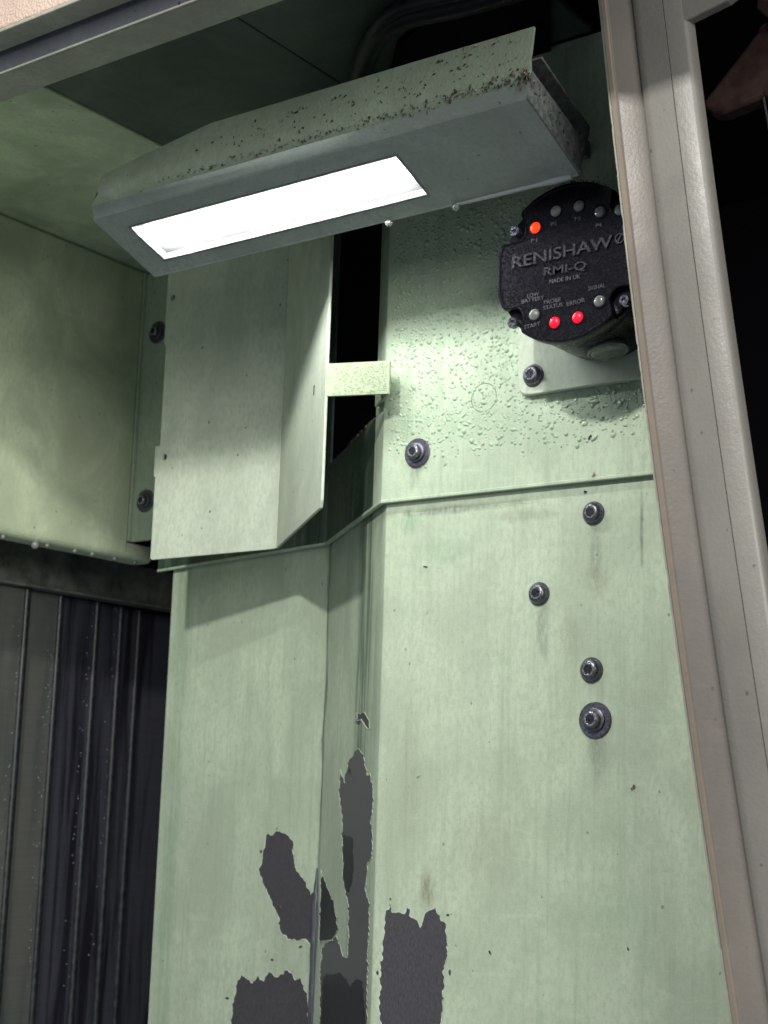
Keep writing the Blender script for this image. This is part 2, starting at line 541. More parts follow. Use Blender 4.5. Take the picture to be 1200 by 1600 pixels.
# folded bevel with its tall cut-out
hole_bottom = UCH.at(588, 652).z
hr = UCH.at(592, 500)
dirc = (upf[1] - upf[2]).normalized()
kr = (Vector((hr.x, hr.y)) - upf[2]).dot(dirc)
L = (upf[1] - upf[2]).length
p_r = upf[2] + dirc * kr
p_l = upf[2] + dirc * (L - 0.004)
sheet_piece(p_r, upf[2], hole_bottom, Z_CEIL - 0.001).build('corner_strip', M['wall'], up, bevel=0.0005)
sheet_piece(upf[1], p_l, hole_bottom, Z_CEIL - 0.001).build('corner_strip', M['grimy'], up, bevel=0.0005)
p_g = upf[2] + dirc * (kr + 0.0005)
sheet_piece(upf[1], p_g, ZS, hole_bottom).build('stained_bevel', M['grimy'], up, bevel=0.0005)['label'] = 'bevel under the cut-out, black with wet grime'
sheet_piece(p_g, upf[2], ZS, hole_bottom).build('corner_strip', M['wall'], up, bevel=0.0005)
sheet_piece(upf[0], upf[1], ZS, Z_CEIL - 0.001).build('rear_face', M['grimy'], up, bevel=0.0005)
# lit lip along the lower edge of the upper sheet
mb = MB()
lipf = off(PLAN, LIFT + 0.0006)
folded(mb, lipf, off(PLAN, LIFT - 0.0022), ZS - 0.0012, ZS + 0.0008)
mb.build('lower_lip', M['wall'], up, bevel=0.0005)
# round knock-out mark
c = UPL.at(756, 621)
mb = MB()
rings = []
for r, h in ((0.0078, 0.0), (0.0079, 0.00016), (0.0084, 0.00016), (0.0085, 0.0)):
    rings.append([c + Vector((math.cos(k * math.pi / 24) * r, -h, math.sin(k * math.pi / 24) * r)) for k in range(48)])
mb.loft(rings, cap=False)
mb.build('knockout_ring', M['ring'], up, smooth=40)


# ------------------------------------------------------------------ peeled paint patches (parts of the lower wall)
def zz(pts, x0=330, y0=1080, s=0.35):
    return [(x0 + x * s, y0 + y * s) for x, y in pts]


def rough_outline(pts, step=2.4, amp=1.1, seed=0):
    out = []
    n = len(pts)
    for i in range(n):
        a, b = Vector(pts[i]), Vector(pts[(i + 1) % n])
        k = max(1, int((b - a).length / step))
        nrm = Vector((-(b - a).y, (b - a).x)).normalized()
        for j in range(k):
            p = a.lerp(b, j / k)
            q = mnoise.noise(Vector((p.x * 0.16, p.y * 0.16, seed))) * amp * 2.0 + mnoise.noise(Vector((p.x * 0.5, p.y * 0.5, seed + 9))) * amp
            out.append(p + nrm * q)
    return out


def peel(pts, plane, mat, lift=0.00012, parent=None, seed=0, label=None, rim=True, amp=1.1):
    o2 = rough_outline(pts, seed=seed, amp=amp)
    poly = [plane.at(p.x, p.y, lift) for p in o2]
    v = ray(600, 800)
    n = plane.n if plane.n.dot(v) < 0 else -plane.n
    o = MB().prism(poly, -n * (lift * 0.8)).build('bare_patch', mat, parent)
    if label: o['label'] = label
    if rim:
        cen = sum(poly, Vector()) / len(poly)
        mb = MB()
        ring = [[], [], [], []]
        m = len(poly)
        for i, p in enumerate(poly):
            t = (poly[(i + 1) % m] - poly[i - 1]).normalized()
            o_ = t.cross(n)
            if not ring_out: o_ = -o_
            wd = max(0.00005, 0.00042 + mnoise.noise(Vector((p.x * 330, p.z * 330, seed))) * 0.0012)
            ring[0].append(p - n * lift * 0.5)
            ring[1].append(p + n * 0.00022 + o_ * wd * 0.15)
            ring[2].append(p + n * 0.00014 + o_ * wd)
            ring[3].append(p - n * lift + o_ * wd * 1.3)
        mb.loft(ring, cap=False)
        mb.build('paint_edge', M['flake'], o)
    return o


def signed(pts):
    return sum(pts[i][0] * pts[(i + 1) % len(pts)][1] - pts[(i + 1) % len(pts)][0] * pts[i][1] for i in range(len(pts)))


ring_out = True
R1 = zz([(805, 935), (808, 985), (860, 988), (872, 963), (885, 965), (887, 1000), (920, 1020), (933, 1055), (955, 982), (1000, 965), (1020, 1000), (1050, 1040), (1055, 1120), (1058, 1180), (1040, 1220), (1042, 1300), (1035, 1400), (1025, 1540), (760, 1540), (745, 1400), (752, 1320), (750, 1250), (765, 1150), (770, 1050), (782, 980)])
C0 = zz([(645, 95), (668, 100), (690, 95), (700, 118), (706, 130), (707, 172), (690, 165), (672, 128), (655, 132)])
C1 = zz([(655, 255), (680, 280), (695, 370), (710, 365), (722, 420), (725, 500), (715, 580), (720, 660), (718, 745), (700, 770), (690, 880), (708, 960), (705, 1050), (700, 1150), (697, 1540), (484, 1540), (488, 1290), (492, 1150), (520, 1120), (560, 1090), (590, 1180), (610, 1190), (615, 1050), (612, 950), (600, 900), (588, 800), (585, 640), (582, 530), (570, 450), (578, 345), (595, 410), (605, 350), (620, 300)])
C2 = zz([(592, 640), (635, 655), (632, 720), (636, 790), (630, 860), (612, 900), (598, 880), (588, 820), (596, 760), (588, 700)])
C3 = zz([(500, 1275), (520, 1262), (545, 1265), (575, 1258), (600, 1285), (622, 1320), (650, 1285), (676, 1300), (685, 1400), (690, 1540), (492, 1540), (496, 1400)])
L1 = zz([(245, 645), (300, 625), (345, 640), (368, 675), (370, 740), (385, 800), (425, 850), (445, 910), (462, 890), (470, 860), (478, 880), (462, 1150), (440, 1140), (420, 1110), (340, 1110), (305, 1060), (295, 990), (270, 940), (230, 860), (215, 800), (232, 730)])
L2 = zz([(492, 800), (505, 840), (520, 870), (545, 930), (560, 1000), (568, 1060), (545, 1115), (495, 1120), (484, 1140), (487, 980), (490, 860)])
L3 = zz([(115, 1290), (140, 1265), (185, 1300), (210, 1270), (235, 1290), (260, 1245), (290, 1275), (345, 1240), (375, 1285), (400, 1280), (415, 1330), (432, 1350), (440, 1540), (85, 1540), (95, 1400)])
for i, (pts, plane, mat, lift, lab, rim) in enumerate((
        (R1, PY(W), M['bare'], 0.00012, 'large grey bare patch on the wide face', True),
        (C0, CH, M['bare'], 0.00012, 'small chip high on the bevel', True),
        (C1, CH, M['bare_light'], 0.00012, 'long grey strip peeled down the bevel', True),
        (C2, CH, M['bare_dark'], 0.00030, 'black scrape inside the long grey strip', False),
        (C3, CH, M['bare_dark'], 0.00030, 'black worn area at the foot of the bevel', False),
        (L1, LPL, M['bare'], 0.00012, 'slanting grey bare patch left of the bend', True),
        (L2, CH, M['bare_dark'], 0.00022, 'dark bare patch just right of the bend', True),
        (L3, LPL, M['bare'], 0.00012, 'grey bare patch with toothed top edge', True))):
    if signed(pts) < 0:
        pts = pts[::-1]
    peel(pts, plane, mat, lift, low, seed=i * 3.3, label=lab, rim=rim)
for k, (x, y, sx, sy, pln) in enumerate(((560, 1128, 3, 5, CH), (547, 1205, 2, 5, CH), (700, 1430, 3, 2, PY(W)), (590, 1520, 2, 4, PY(W)), (408, 1330, 2, 3, LPL), (355, 1560, 3, 2, LPL),
                                         (470, 1480, 3, 2, LPL), (610, 1405, 2, 2, PY(W)), (703, 1520, 2, 5, PY(W)), (425, 1500, 2, 2, LPL), (540, 1340, 2, 5, CH))):
    pts = [(x + math.cos(t * math.pi / 4) * sx, y + math.sin(t * math.pi / 4) * sy) for t in range(8)]
    if signed(pts) < 0: pts = pts[::-1]
    peel(pts, pln, M['bare'], 0.00012, low, seed=40 + k, rim=False, amp=0.7)
# worn strip on the bend itself
bx = zz([(478, 790), (462, 1000), (455, 1200), (440, 1540)])
mb = MB()
pts = [CH.at(x, y, 0.0005) for x, y in bx]
pts = [Vector((Bp.x, Bp.y - 0.0008, p.z)) for p in pts]
mb.tube([p + Vector((rnd.uniform(-.0003, .0003), 0, 0)) for a, b in zip(pts, pts[1:]) for p in [a.lerp(b, k / 8) for k in range(8)]] + [pts[-1]], [0.0004 + 0.0022 * min(1, k / 6) for k in range(25)], 12)
mb.build('worn_bend', M['bare_blue'], low, smooth=60)['label'] = 'bluish bare metal along the bend'


# ================================================================== dark cavity around and behind
def struct(name, mb, mat, **k):
    o = mb.build(name, mat, **k)
    o['kind'] = 'structure'
    return o


mb = MB()
mb.box((-1.40, 1.15, -0.6), (0.6, 1.16, 0.6))
mb.box((-1.41, 0.45, -0.6), (-1.40, 1.149, 0.6))
mb.box((0.3, 0.60, -0.6), (0.31, 1.149, 0.6))
mb.box((-1.4, 0.704, 0.50), (0.4, 1.149, 0.51))
mb.box((-0.2995, 0.60, 0.50), (0.4, 0.7035, 0.51))
struct('cavity_wall', mb, M['void'])
# ceiling: pale edge sheet on the left, joint strip, dark main sheet
xj1 = (PZ(Z_CEIL).at(74, 137).x + PZ(Z_CEIL).at(249, 228).x) / 2
xj2 = PZ(Z_CEIL).at(210, 158).x
mb = MB().box((-1.39, 0.47, Z_CEIL + 0.004), (-0.52, 1.149, Z_CEIL + 0.012)).box((-0.52, 0.47, Z_CEIL + 0.004), (-0.375, 0.703, Z_CEIL + 0.012))
ceil = struct('ceiling', mb, M['void'])
ce = MB().box((XL - 0.02, 0.505, Z_CEIL), (xj1 - 0.0008, 0.86, Z_CEIL + 0.003)).build('ceiling_sheet', M['left'], bevel=0.0012)
tag(ce, 'pale green ceiling sheet in the upper left corner, above the side wall', 'ceiling panel')
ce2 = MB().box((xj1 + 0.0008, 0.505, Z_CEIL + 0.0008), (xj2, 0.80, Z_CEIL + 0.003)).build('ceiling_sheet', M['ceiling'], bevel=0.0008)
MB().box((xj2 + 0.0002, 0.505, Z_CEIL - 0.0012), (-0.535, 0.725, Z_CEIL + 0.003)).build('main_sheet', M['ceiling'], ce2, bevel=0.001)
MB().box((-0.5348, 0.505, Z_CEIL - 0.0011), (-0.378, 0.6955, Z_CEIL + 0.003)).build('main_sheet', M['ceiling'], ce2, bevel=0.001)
tag(ce2, 'ceiling sheet above the lamp, green darkened for shade, edged by a straight joint', 'ceiling panel')
# rubber seal loop on the ceiling
zc = PZ(Z_CEIL - 0.008)
hp = [(556, 150), (566, 105), (585, 62), (612, 36), (655, 22), (720, 8), (800, -14), (905, -45)]
seal = thing('hatch_seal', zc.at(612, 36), 'black rubber seal loop with a rounded corner on the dark ceiling', 'seal')
P = [zc.at(*p) for p in hp]
sm = []
for i in range(len(P) - 1):
    p0, p1, p2, p3 = P[max(i - 1, 0)], P[i], P[i + 1], P[min(i + 2, len(P) - 1)]
    for k in range(6):
        t = k / 6
        sm.append(0.5 * (2 * p1 + (p2 - p0) * t + (2 * p0 - 5 * p1 + 4 * p2 - p3) * t * t + (3 * p1 - p0 - 3 * p2 + p3) * t ** 3))
MB().tube(sm + [P[-1]], 0.0065, 12).build('outer_bead', M['rubber'], seal, smooth=60)
inner = [p + Vector((0.010, -0.011, -0.001)) for p in sm]
MB().tube(inner, 0.0040, 10).build('inner_bead', M['rubber'], seal, smooth=60)
hm = MB().prism([PZ(Z_CEIL - 0.005).at(*p) for p in ((600, 150), (622, 70), (660, 42), (730, 25), (860, -10), (860, 160))], (0, 0, 0.003))
tag(hm.build('hatch_cover', M['void']), 'black hatch cover on the ceiling inside the rubber seal', 'hatch')

# ================================================================== left wall, its crease and lip

LW = PX(XL)
zb = LW.at(117, 857).z
zcr = LW.at(120, 380).z
lw = thing('side_wall', (XL, 0.66, zb), 'soft lit pale green side wall at far left with rolled bottom edge', 'wall panel')
yend = 0.8531
MB().box((XL - 0.004, 0.45, zb + 0.004), (XL, yend, zcr - 0.0012)).build('face_panel', M['left'], lw, bevel=0.002, seg=3)
prof = [(0.0, 0.0045), (-0.0008, 0.0022), (-0.003, 0.0004), (-0.006, -0.0002), (-0.020, 0.0)]
ring = lambda y: [Vector((XL + a, y, zb + b)) for a, b in prof] + [Vector((XL + a * 1.0 - 0.002, y, zb + b + 0.0022)) for a, b in prof[::-1]]
MB().loft([ring(0.45), ring(0.8805)]).build('rolled_edge', M['left'], lw, smooth=40)
# lower right end of the side wall passing under the bracket
MB().box((XL - 0.0041, yend + 0.0004, zb + 0.0042), (XL - 0.0004, 0.8795, LW.at(200, 847).z - 0.0005)).build('tail_panel', M['left'], lw)
# mounting flange (in shadow) with its two bolts
YF = 0.8553
fl = thing('mounting_flange', (XL, YF, 0.2), 'shadowed dark green vertical flange between side wall and bent plate', 'flange')
MB().box((XL - 0.003, YF, LW.at(200, 846).z), (-0.815, YF + 0.003, 0.4195)).build('strip', M['wall'], fl, bevel=0.0006)
MB().box((XL - 0.0002, YF - 0.0032, LW.at(200, 846).z), (XL + 0.0016, YF - 0.0002, 0.4195)).build('edge', M['wall'], fl, bevel=0.0005)

# rail and slats below the side wall
XS = -0.96
RS = PX(XS)
z1 = RS.at(120, 925).z
rail = thing('slat_rail', (XS, 0.75, z1), 'dark horizontal rail capping the oily slats, under the side wall', 'rail')
MB().box((XS - 0.01, 0.60, z1), (XS, 1.10, zb + 0.03)).build('web', M['rail'], rail, bevel=0.001)
MB().box((XS - 0.010, 0.60, z1 - 0.003), (XS + 0.006, 1.10, z1 - 0.0005)).build('flange', M['rail'], rail, bevel=0.0008)
MB().box((XS + 0.0005, 0.55, zb + 0.012), (XL - 0.0045, 1.10, zb + 0.016)).build('soffit', M['void'], rail)
edges_px = [(-60, 905), (55, 918), (112, 930), (173, 954), (214, 975), (246, 1000)]
ey = [RS.at(*p).y for p in edges_px] + [1.08]
cover = thing('telescopic_cover', (XS, 0.80, Z_LOW), 'oily dark steel way cover of upright overlapping slats at lower left', 'machine cover')
for i in range(6):
    y0, y1 = ey[i], ey[i + 1]
    x = XS - 0.004 - 0.004 * i
    o = MB().box((x - 0.003, y0 - 0.004, Z_LOW), (x, y1 - 0.0065, z1 - 0.0035)).build('slat', M['slat'] if i < 2 else M['slat_dark'], cover, bevel=0.0008)
    mb = MB()
    mb.tube([(x - 0.0004, y1 - 0.0045, Z_LOW), (x - 0.0004, y1 - 0.0045, z1 - 0.004)], 0.0030, 10)
    mb.box((x - 0.003, y1 - 0.0020, Z_LOW), (x - 0.0012, y1 + 0.001, z1 - 0.0038))
    mb.build('edge_lip', M['lipsteel'], o, smooth=50)


# ================================================================== bent plate with tab
YPL = 0.765
PP = PY(YPL)
bl, br = PP.at(237.5, 873), PP.at(431, 857)
tl = PP.at(259, 430)
zt = 0.392
plate = thing('deflector_plate', (br.x, YPL, br.z), 'pale green bent deflector plate with two holes and a strap tab', 'plate')
z_b = br.z
x_l = (bl.x + tl.x) / 2


def hole_strip(mb, xl, xr, z0, z1, holes, Y, th):
    pass


n1 = PP.at(238, 745)
n0 = PP.at(240, 698)
notch_top = PP.at(256, 468)
# outline with the two small ears on its left edge
h1, h2 = PP.at(257, 714), PP.at(270, 465)
out = [(x_l + 0.0016, z_b), (br.x, z_b), (br.x, zt), (x_l + 0.001, zt), (x_l + 0.001, n0.z + 0.075), (x_l + 0.0030, n0.z + 0.074), (x_l + 0.0030, n0.z), (x_l - 0.0016, n0.z), (x_l - 0.0016, n1.z), (x_l, n1.z), (x_l, z_b + 0.0016), (x_l + 0.0005, z_b + 0.0005)]


def holed(mb, out, holes, Y, th, nseg=16):
    """flat plate in XZ with round holes, triangulated by a bmesh fill"""
    from mathutils.geometry import tessellate_polygon
    loops = [[Vector((x, z, 0)) for x, z in out]]
    for hx, hz, r in holes:
        loops.append([Vector((hx + math.cos(-k * 2 * math.pi / nseg) * r, hz + math.sin(-k * 2 * math.pi / nseg) * r, 0)) for k in range(nseg)])
    tris = tessellate_polygon(loops)
    vs = [Vector((p.x, Y, p.y)) for lp in loops for p in lp]
    n = len(vs)
    fs = [tuple(t) for t in tris] + [tuple(i + n for i in t[::-1]) for t in tris]
    b = 0
    for lp in loops:
        m = len(lp)
        for i in range(m):
            fs.append((b + i, b + (i + 1) % m, b + (i + 1) % m + n, b + i + n))
        b += m
    mb.add(vs + [v + Vector((0, th, 0)) for v in vs], fs)


mb = MB()
holed(mb, out, [(h1.x, h1.z, 0.0024), (h2.x, h2.z, 0.0024)], YPL, 0.0018)
mb.build('back_plate', M['plate'], plate)
# flange bent towards the opening
fe = PY(0.667)
e_bot, e_top = fe.at(500, 790), fe.at(517, 400)
fx = (e_bot.x + e_top.x) / 2
fd = Vector((fx - br.x, 0.667 - YPL, 0)).normalized()
fn = Vector((fd.y, -fd.x, 0))
if fn.x > 0: fn = -fn
Fpl = Plane((br.x, YPL, 0), fn)
p0, p1 = Vector((br.x, YPL, z_b)), Vector((fx, 0.667, e_bot.z))
lend = (p1 - p0).xy.length
q = lambda s, z: Vector((br.x, YPL, 0)) + fd * s + Vector((0, 0, z))
hf = Fpl.at(491, 610)
flo = MB().prism([q(0.0005, z_b), q(lend - 0.002, e_bot.z - 0.001), q(lend, e_bot.z + 0.003), q(lend, zt), q(0.0005, zt)], -fn * 0.0018)
flo.build('flange', M['plate'], plate, bevel=0.0005)
MB().tube([q(0.0, z_b + 0.0003) - fn * 0.0002, q(0.0, zt) - fn * 0.0002], 0.0012, 12).build('bend', M['plate'], plate, smooth=60)
# slot in the flange
c = Fpl.at(491, 610, 0.0002)
MB().prism([c + fd * a + Vector((0, 0, b)) for a, b in ((-0.0012, -0.003), (0.0012, -0.003), (0.0012, 0.003), (-0.0012, 0.003))], fn * 0.0001).build('slot', M['void'], plate)
# strap tab to the corner of the wall
zt1, zt0 = PY(0.667).at(510, 568).z, PY(0.667).at(508, 619).z
s0 = q(lend - 0.0002, 0)
s1 = PY(0.681).at(612, 600)
s1 = Vector((s1.x, s1.y, 0))
tabdir = Vector((dirc.x, dirc.y, 0))
s2 = s1 + tabdir * 0.033
sd = (s1 - s0).normalized()
sn = Vector((sd.y, -sd.x, 0))
sn = sn if sn.y < 0 else -sn
arc = [s0, s0.lerp(s1, 0.93)]
for k in range(1, 5):
    t = k / 5
    a, b_, c_ = s0.lerp(s1, 0.93), s1, s1.lerp(s2, 0.12)
    arc.append((1 - t) ** 2 * a + 2 * t * (1 - t) * b_ + t * t * c_)
arc += [s1.lerp(s2, 0.12), s2]
th = 0.0018
inner_pts = []
for i, p in enumerate(arc):
    t = (arc[min(i + 1, len(arc) - 1)] - arc[max(i - 1, 0)]).normalized()
    nn = Vector((-t.y, t.x, 0))
    inner_pts.append(p + nn * th)
rings = []
for p, i_ in zip(arc, inner_pts):
    rings.append([Vector((p.x, p.y, zt0)), Vector((p.x, p.y, zt1)), Vector((i_.x, i_.y, zt1)), Vector((i_.x, i_.y, zt0))])
M['tab'] = paint('damp_tab_paint', (0.32, 0.385, 0.255), (0.17, 0.21, 0.11), streak=0.25, speck=0.6, rough=0.3, peel=0.25)
tab = MB().loft(rings).build('strap_tab', M['tab'], plate, bevel=0.0004)

# ================================================================== lamp
YR = 0.63
th_ = math.radians(20)
a0 = PY(YR).at(241, 433)
TN = Vector((0, -math.sin(th_), -math.cos(th_)))
LF = Plane(a0, TN)
b0, c0, d0 = LF.at(903, 271), LF.at(147, 345), LF.at(820, 153)
x0, x1 = (a0.x + c0.x) / 2, (b0.x + d0.x) / 2
yr, zr = YR, (a0.z + b0.z) / 2
tv = Vector((0, math.cos(th_), -math.sin(th_)))
yf, zf = (c0.y + d0.y) / 2, (c0.z + d0.z) / 2
ye = 0.5655
ze = (PY(ye).at(150, 300).z + PY(ye).at(828, 112).z) / 2
yh = 0.5685
h_ = PY(yh).at(838, 40)
k_ = PY(yh).at(330, 192)
e2 = PY(yh).at(157, 275)
lamp = thing('work_lamp', (x0, YR, zr), 'lit rectangular machine work lamp with bright white window under the ceiling', 'lamp')
# lip
eL, eR = PY(ye).at(152, 300).x, PY(ye).at(828, 110).x
# rounded fold below the lip, chin strip, face frame
mb = MB()
th2 = 0.0016
pr = [(ye + 0.0034, ze - 0.0042), (yf - 0.0012, zf + 0.0010), (yf, zf)]
ins = [(yf + 0.0012, zf + 0.0018), (yf - 0.0002, zf + 0.0025), (ye + 0.0046, ze - 0.0026)]
arcp = [(ye - 0.00005, ze + 0.0044), (ye + 0.0001, ze + 0.0022), (ye + 0.0005, ze + 0.0002), (ye + 0.0012, ze - 0.0016), (ye + 0.0022, ze - 0.0030), (ye + 0.0036, ze - 0.0043)]
arci = [(y + 0.0014, z + 0.0010) for y, z in arcp[::-1]]
for xa, xb in ((0, 1),):
    A_ = [Vector((x0 + (eL - x0) * max(0, min(1, (z - zf) / (ze - zf))), y, z)) for y, z in pr + ins]
    B_ = [Vector((x1 + (eR - x1) * max(0, min(1, (z - zf) / (ze - zf))), y, z)) for y, z in pr + ins]
    mb.loft([A_, B_])
mb.build('chin_strip', M['hood_shaded'], lamp, smooth=50)
xe = lambda xx, ee, z: xx + (ee - xx) * max(0, min(1, (z - zf) / (ze - zf)))
rings = []
for f_, ztop in ((0.0, e2.z), ((k_.x - eL) / (eR - eL) * 0.5, (e2.z + k_.z) / 2 + 0.0003), ((k_.x - eL) / (eR - eL), k_.z), (0.75, k_.z + (h_.z - k_.z) * 0.55), (1.0, h_.z)):
    up_ = [(ye + (yh - ye) * t, ze + 0.0044 + (ztop - ze - 0.0044) * t) for t in (1.0, 0.6, 0.25)]
    sec = up_ + arcp + arci + [(y + 0.0016, z) for y, z in up_[::-1]]
    rings.append([Vector((xe(x0, eL, z) * (1 - f_) + xe(x1, eR, z) * f_, y, z)) for y, z in sec])
MB().loft(rings).build('front_lip', M['hood'], lamp, smooth=45)
# face frame with window opening
w1, w2, w3, w4 = [LF.at(*p) for p in ((205, 357), (615, 243), (668.5, 301), (260, 405))]
wxa, wxb = (w1.x + w4.x) / 2, (w2.x + w3.x) / 2
S = lambda p: (p - Vector((p.x, yf, zf))).dot(tv)
sa, sb = (S(w1) + S(w2)) / 2, (S(w3) + S(w4)) / 2
s_end = (Vector((0, yr, zr)) - Vector((0, yf, zf))).dot(tv)
fpt = lambda x, s, h=0.0: Vector((x, yf, zf)) + tv * s - TN * h     # h: depth behind the face
mb = MB()
for xa, xb, s0_, s1_ in ((x0, x1, 0, sa), (x0, x1, sb, s_end), (x0, wxa, sa, sb), (wxb, x1, sa, sb)):
    mb.prism([fpt(xa, s0_), fpt(xb, s0_), fpt(xb, s1_), fpt(xa, s1_)], -TN * 0.0016)
mb.build('face_plate', M['hood_shaded'], lamp)
# rear rolled rim catching light
mb = MB()
mb.tube([fpt(x0 + 0.001, s_end - 0.0002, 0.0007), fpt(x1 - 0.001, s_end - 0.0002, 0.0007)], 0.0010, 10)
mb.build('rear_rim', M['hood_shaded'], lamp, smooth=60)
# rear skirt, ends and top (closing the housing)
top = 0.030
MB().prism([fpt(x0, s_end, 0.0018), fpt(x1, s_end, 0.0018), fpt(x1, s_end, top), fpt(x0, s_end, top)], tv * -0.0015).build('rear_skirt', M['grey'], lamp)
MB().prism([fpt(x0, 0.004, top), fpt(x1, 0.004, top), fpt(x1, s_end, top), fpt(x0, s_end, top)], -TN * 0.0015).build('top_cover', M['grey'], lamp)
er = PX(x1).at(900, 210)
MB().prism([fpt(x1, 0, 0.0002), fpt(x1, s_end, 0.0002), Vector((x1, er.y, er.z)), Vector((x1, yh + 0.004, h_.z - 0.012)), Vector((x1, ye + 0.002, ze))], (0.0016, 0, 0)).build('end_plate', M['grey'], lamp, bevel=0.0004)
MB().prism([fpt(x0, 0.0005, 0.0002), fpt(x0, s_end, 0.0002), fpt(x0, s_end, top), fpt(x0, 0.006, top)], (0.0014, 0, 0)).build('end_plate', M['hood_shaded'], lamp, bevel=0.0004)
# arms fixing the housing to the wall behind
for xx in (x0 + 0.10, x1 - 0.06):
    MB().box((xx, yr - 0.02, zr + 0.040), (xx + 0.03, W - LIFT - 0.0004, zr + 0.050)).build('mounting_arm', M['grey'], lamp, bevel=0.0008)
mb = MB()
for (xa, xb, s0_, s1_) in ((wxa - 0.0014, wxb + 0.0014, sa - 0.0014, sa - 0.0001), (wxa - 0.0014, wxb + 0.0014, sb + 0.0001, sb + 0.0014), (wxa - 0.0014, wxa - 0.0001, sa, sb), (wxb + 0.0001, wxb + 0.0014, sa, sb)):
    mb.prism([fpt(xa, s0_, -0.0004), fpt(xb, s0_, -0.0004), fpt(xb, s1_, -0.0004), fpt(xa, s1_, -0.0004)], -TN * 0.0003)
mb.build('window_gasket', M['grey'], lamp)
# light tray, strips and glass
DEP = 0.0042
mb = MB()
mb.prism([fpt(wxa, sa, DEP), fpt(wxb, sa, DEP), fpt(wxb, sb, DEP), fpt(wxa, sb, DEP)], -TN * 0.001)
for (xa, xb, s0_, s1_) in ((wxa - 0.001, wxb + 0.001, sa - 0.001, sa), (wxa - 0.001, wxb + 0.001, sb, sb + 0.001), (wxa - 0.001, wxa, sa, sb), (wxb, wxb + 0.001, sa, sb)):
    mb.prism([fpt(xa, s0_, 0.0018), fpt(xb, s0_, 0.0018), fpt(xb, s1_, 0.0018), fpt(xa, s1_, 0.0018)], -TN * (DEP - 0.0017))
tray = mb.build('reflector_tray', M['tray'], lamp)
for f_ in (0.36, 0.60):
    s_ = sa + (sb - sa) * f_
    MB().tube([fpt(wxa + 0.004, s_, 0.0018), fpt(wxb - 0.004, s_, 0.0018)], 0.0012, 8).build('led_strip', M['led_strip'], lamp, smooth=60)
MB().prism([fpt(wxa, sa, 0.0006), fpt(wxb, sa, 0.0006), fpt(wxb, sb, 0.0006), fpt(wxa, sb, 0.0006)], -TN * 0.0003).build('window_glass', M['glass'], lamp)


# ================================================================== bolts
def hexr(a, af):
    a = (a + math.pi / 6) % (math.pi / 3) - math.pi / 6
    return af / 2 / math.cos(a)


def make_bolt(name, pos, axis, label, big=False, s=1.0, group='socket head bolts on the green panels', twist=0.3):
    e = thing(name, pos, label, 'bolt', group)
    ax = Vector(axis).normalized()
    a = ax.cross(Vector((0, 0, 1))).normalized()
    b = ax.cross(a)
    n = 24

    def ringp(rf, h):
        return [Vector(pos) + ax * h + (a * math.cos(k * 2 * math.pi / n + twist) + b * math.sin(k * 2 * math.pi / n + twist)) * (rf(k * 2 * math.pi / n) if callable(rf) else rf) for k in range(n)]
    mm = 0.001 * s
    h0 = 0.0
    if big:
        MB().loft([ringp(r * mm, h * mm) for r, h in ((8.9, 0), (9.2, 0.3), (9.2, 1.1), (8.9, 1.4), (3, 1.4))]).build('washer', M['washer'], e, smooth=40)
        MB().loft([ringp(r * mm, h * mm) for r, h in ((5.9, 1.42), (6.1, 1.8), (6.0, 2.7), (5.7, 2.9), (3, 2.9))]).build('spring_washer', M['washer'], e, smooth=40)
        h0 = 2.92
        prof = ((4.4, 0), (4.6, 0.5), (4.5, 2.0), (4.1, 3.0), (3.4, 3.5))
        af = 4.6
    else:
        MB().loft([ringp(r * mm, h * mm) for r, h in ((6.1, 0), (6.3, 0.25), (6.3, 0.8), (6.1, 1.05), (3, 1.05))]).build('washer', M['washer'], e, smooth=40)
        h0 = 1.07
        prof = ((5.3, 0), (5.6, 0.35), (5.45, 1.1), (4.9, 2.1), (4.1, 2.9), (3.2, 3.3))
        af = 4.5
    top_h = prof[-1][1]
    rings = [ringp(r * mm, (h + h0) * mm) for r, h in prof]
    rings.append(ringp(lambda t: hexr(t, af * mm), (top_h + h0) * mm))
    rings.append(ringp(lambda t: hexr(t, af * 0.97 * mm), (top_h + h0 - 0.25) * mm))
    head = MB().loft(rings, cap=False).build('head', M['steel'], e, smooth=32)
    MB().loft([ringp(lambda t: hexr(t, af * 0.97 * mm), (top_h + h0 - 0.25) * mm), ringp(lambda t: hexr(t, af * 0.95 * mm), (top_h + h0 - 2.0) * mm), ringp(0.2 * mm, (top_h + h0 - 2.5) * mm)]).build('socket', M['socket_shaded'], head, smooth=32)
    ro = prof[-1][0]
    MB().loft([ringp((ro + 0.12) * mm, (top_h + h0 - 0.08) * mm), ringp((ro - 0.15) * mm, (top_h + h0 + 0.14) * mm), ringp(lambda t: hexr(t, af * mm) + 0.25 * mm, (top_h + h0 + 0.14) * mm), ringp(lambda t: hexr(t, af * mm), (top_h + h0 - 0.05) * mm)], cap=False).build('socket_rim', M['rim'], head, smooth=32)
    return e


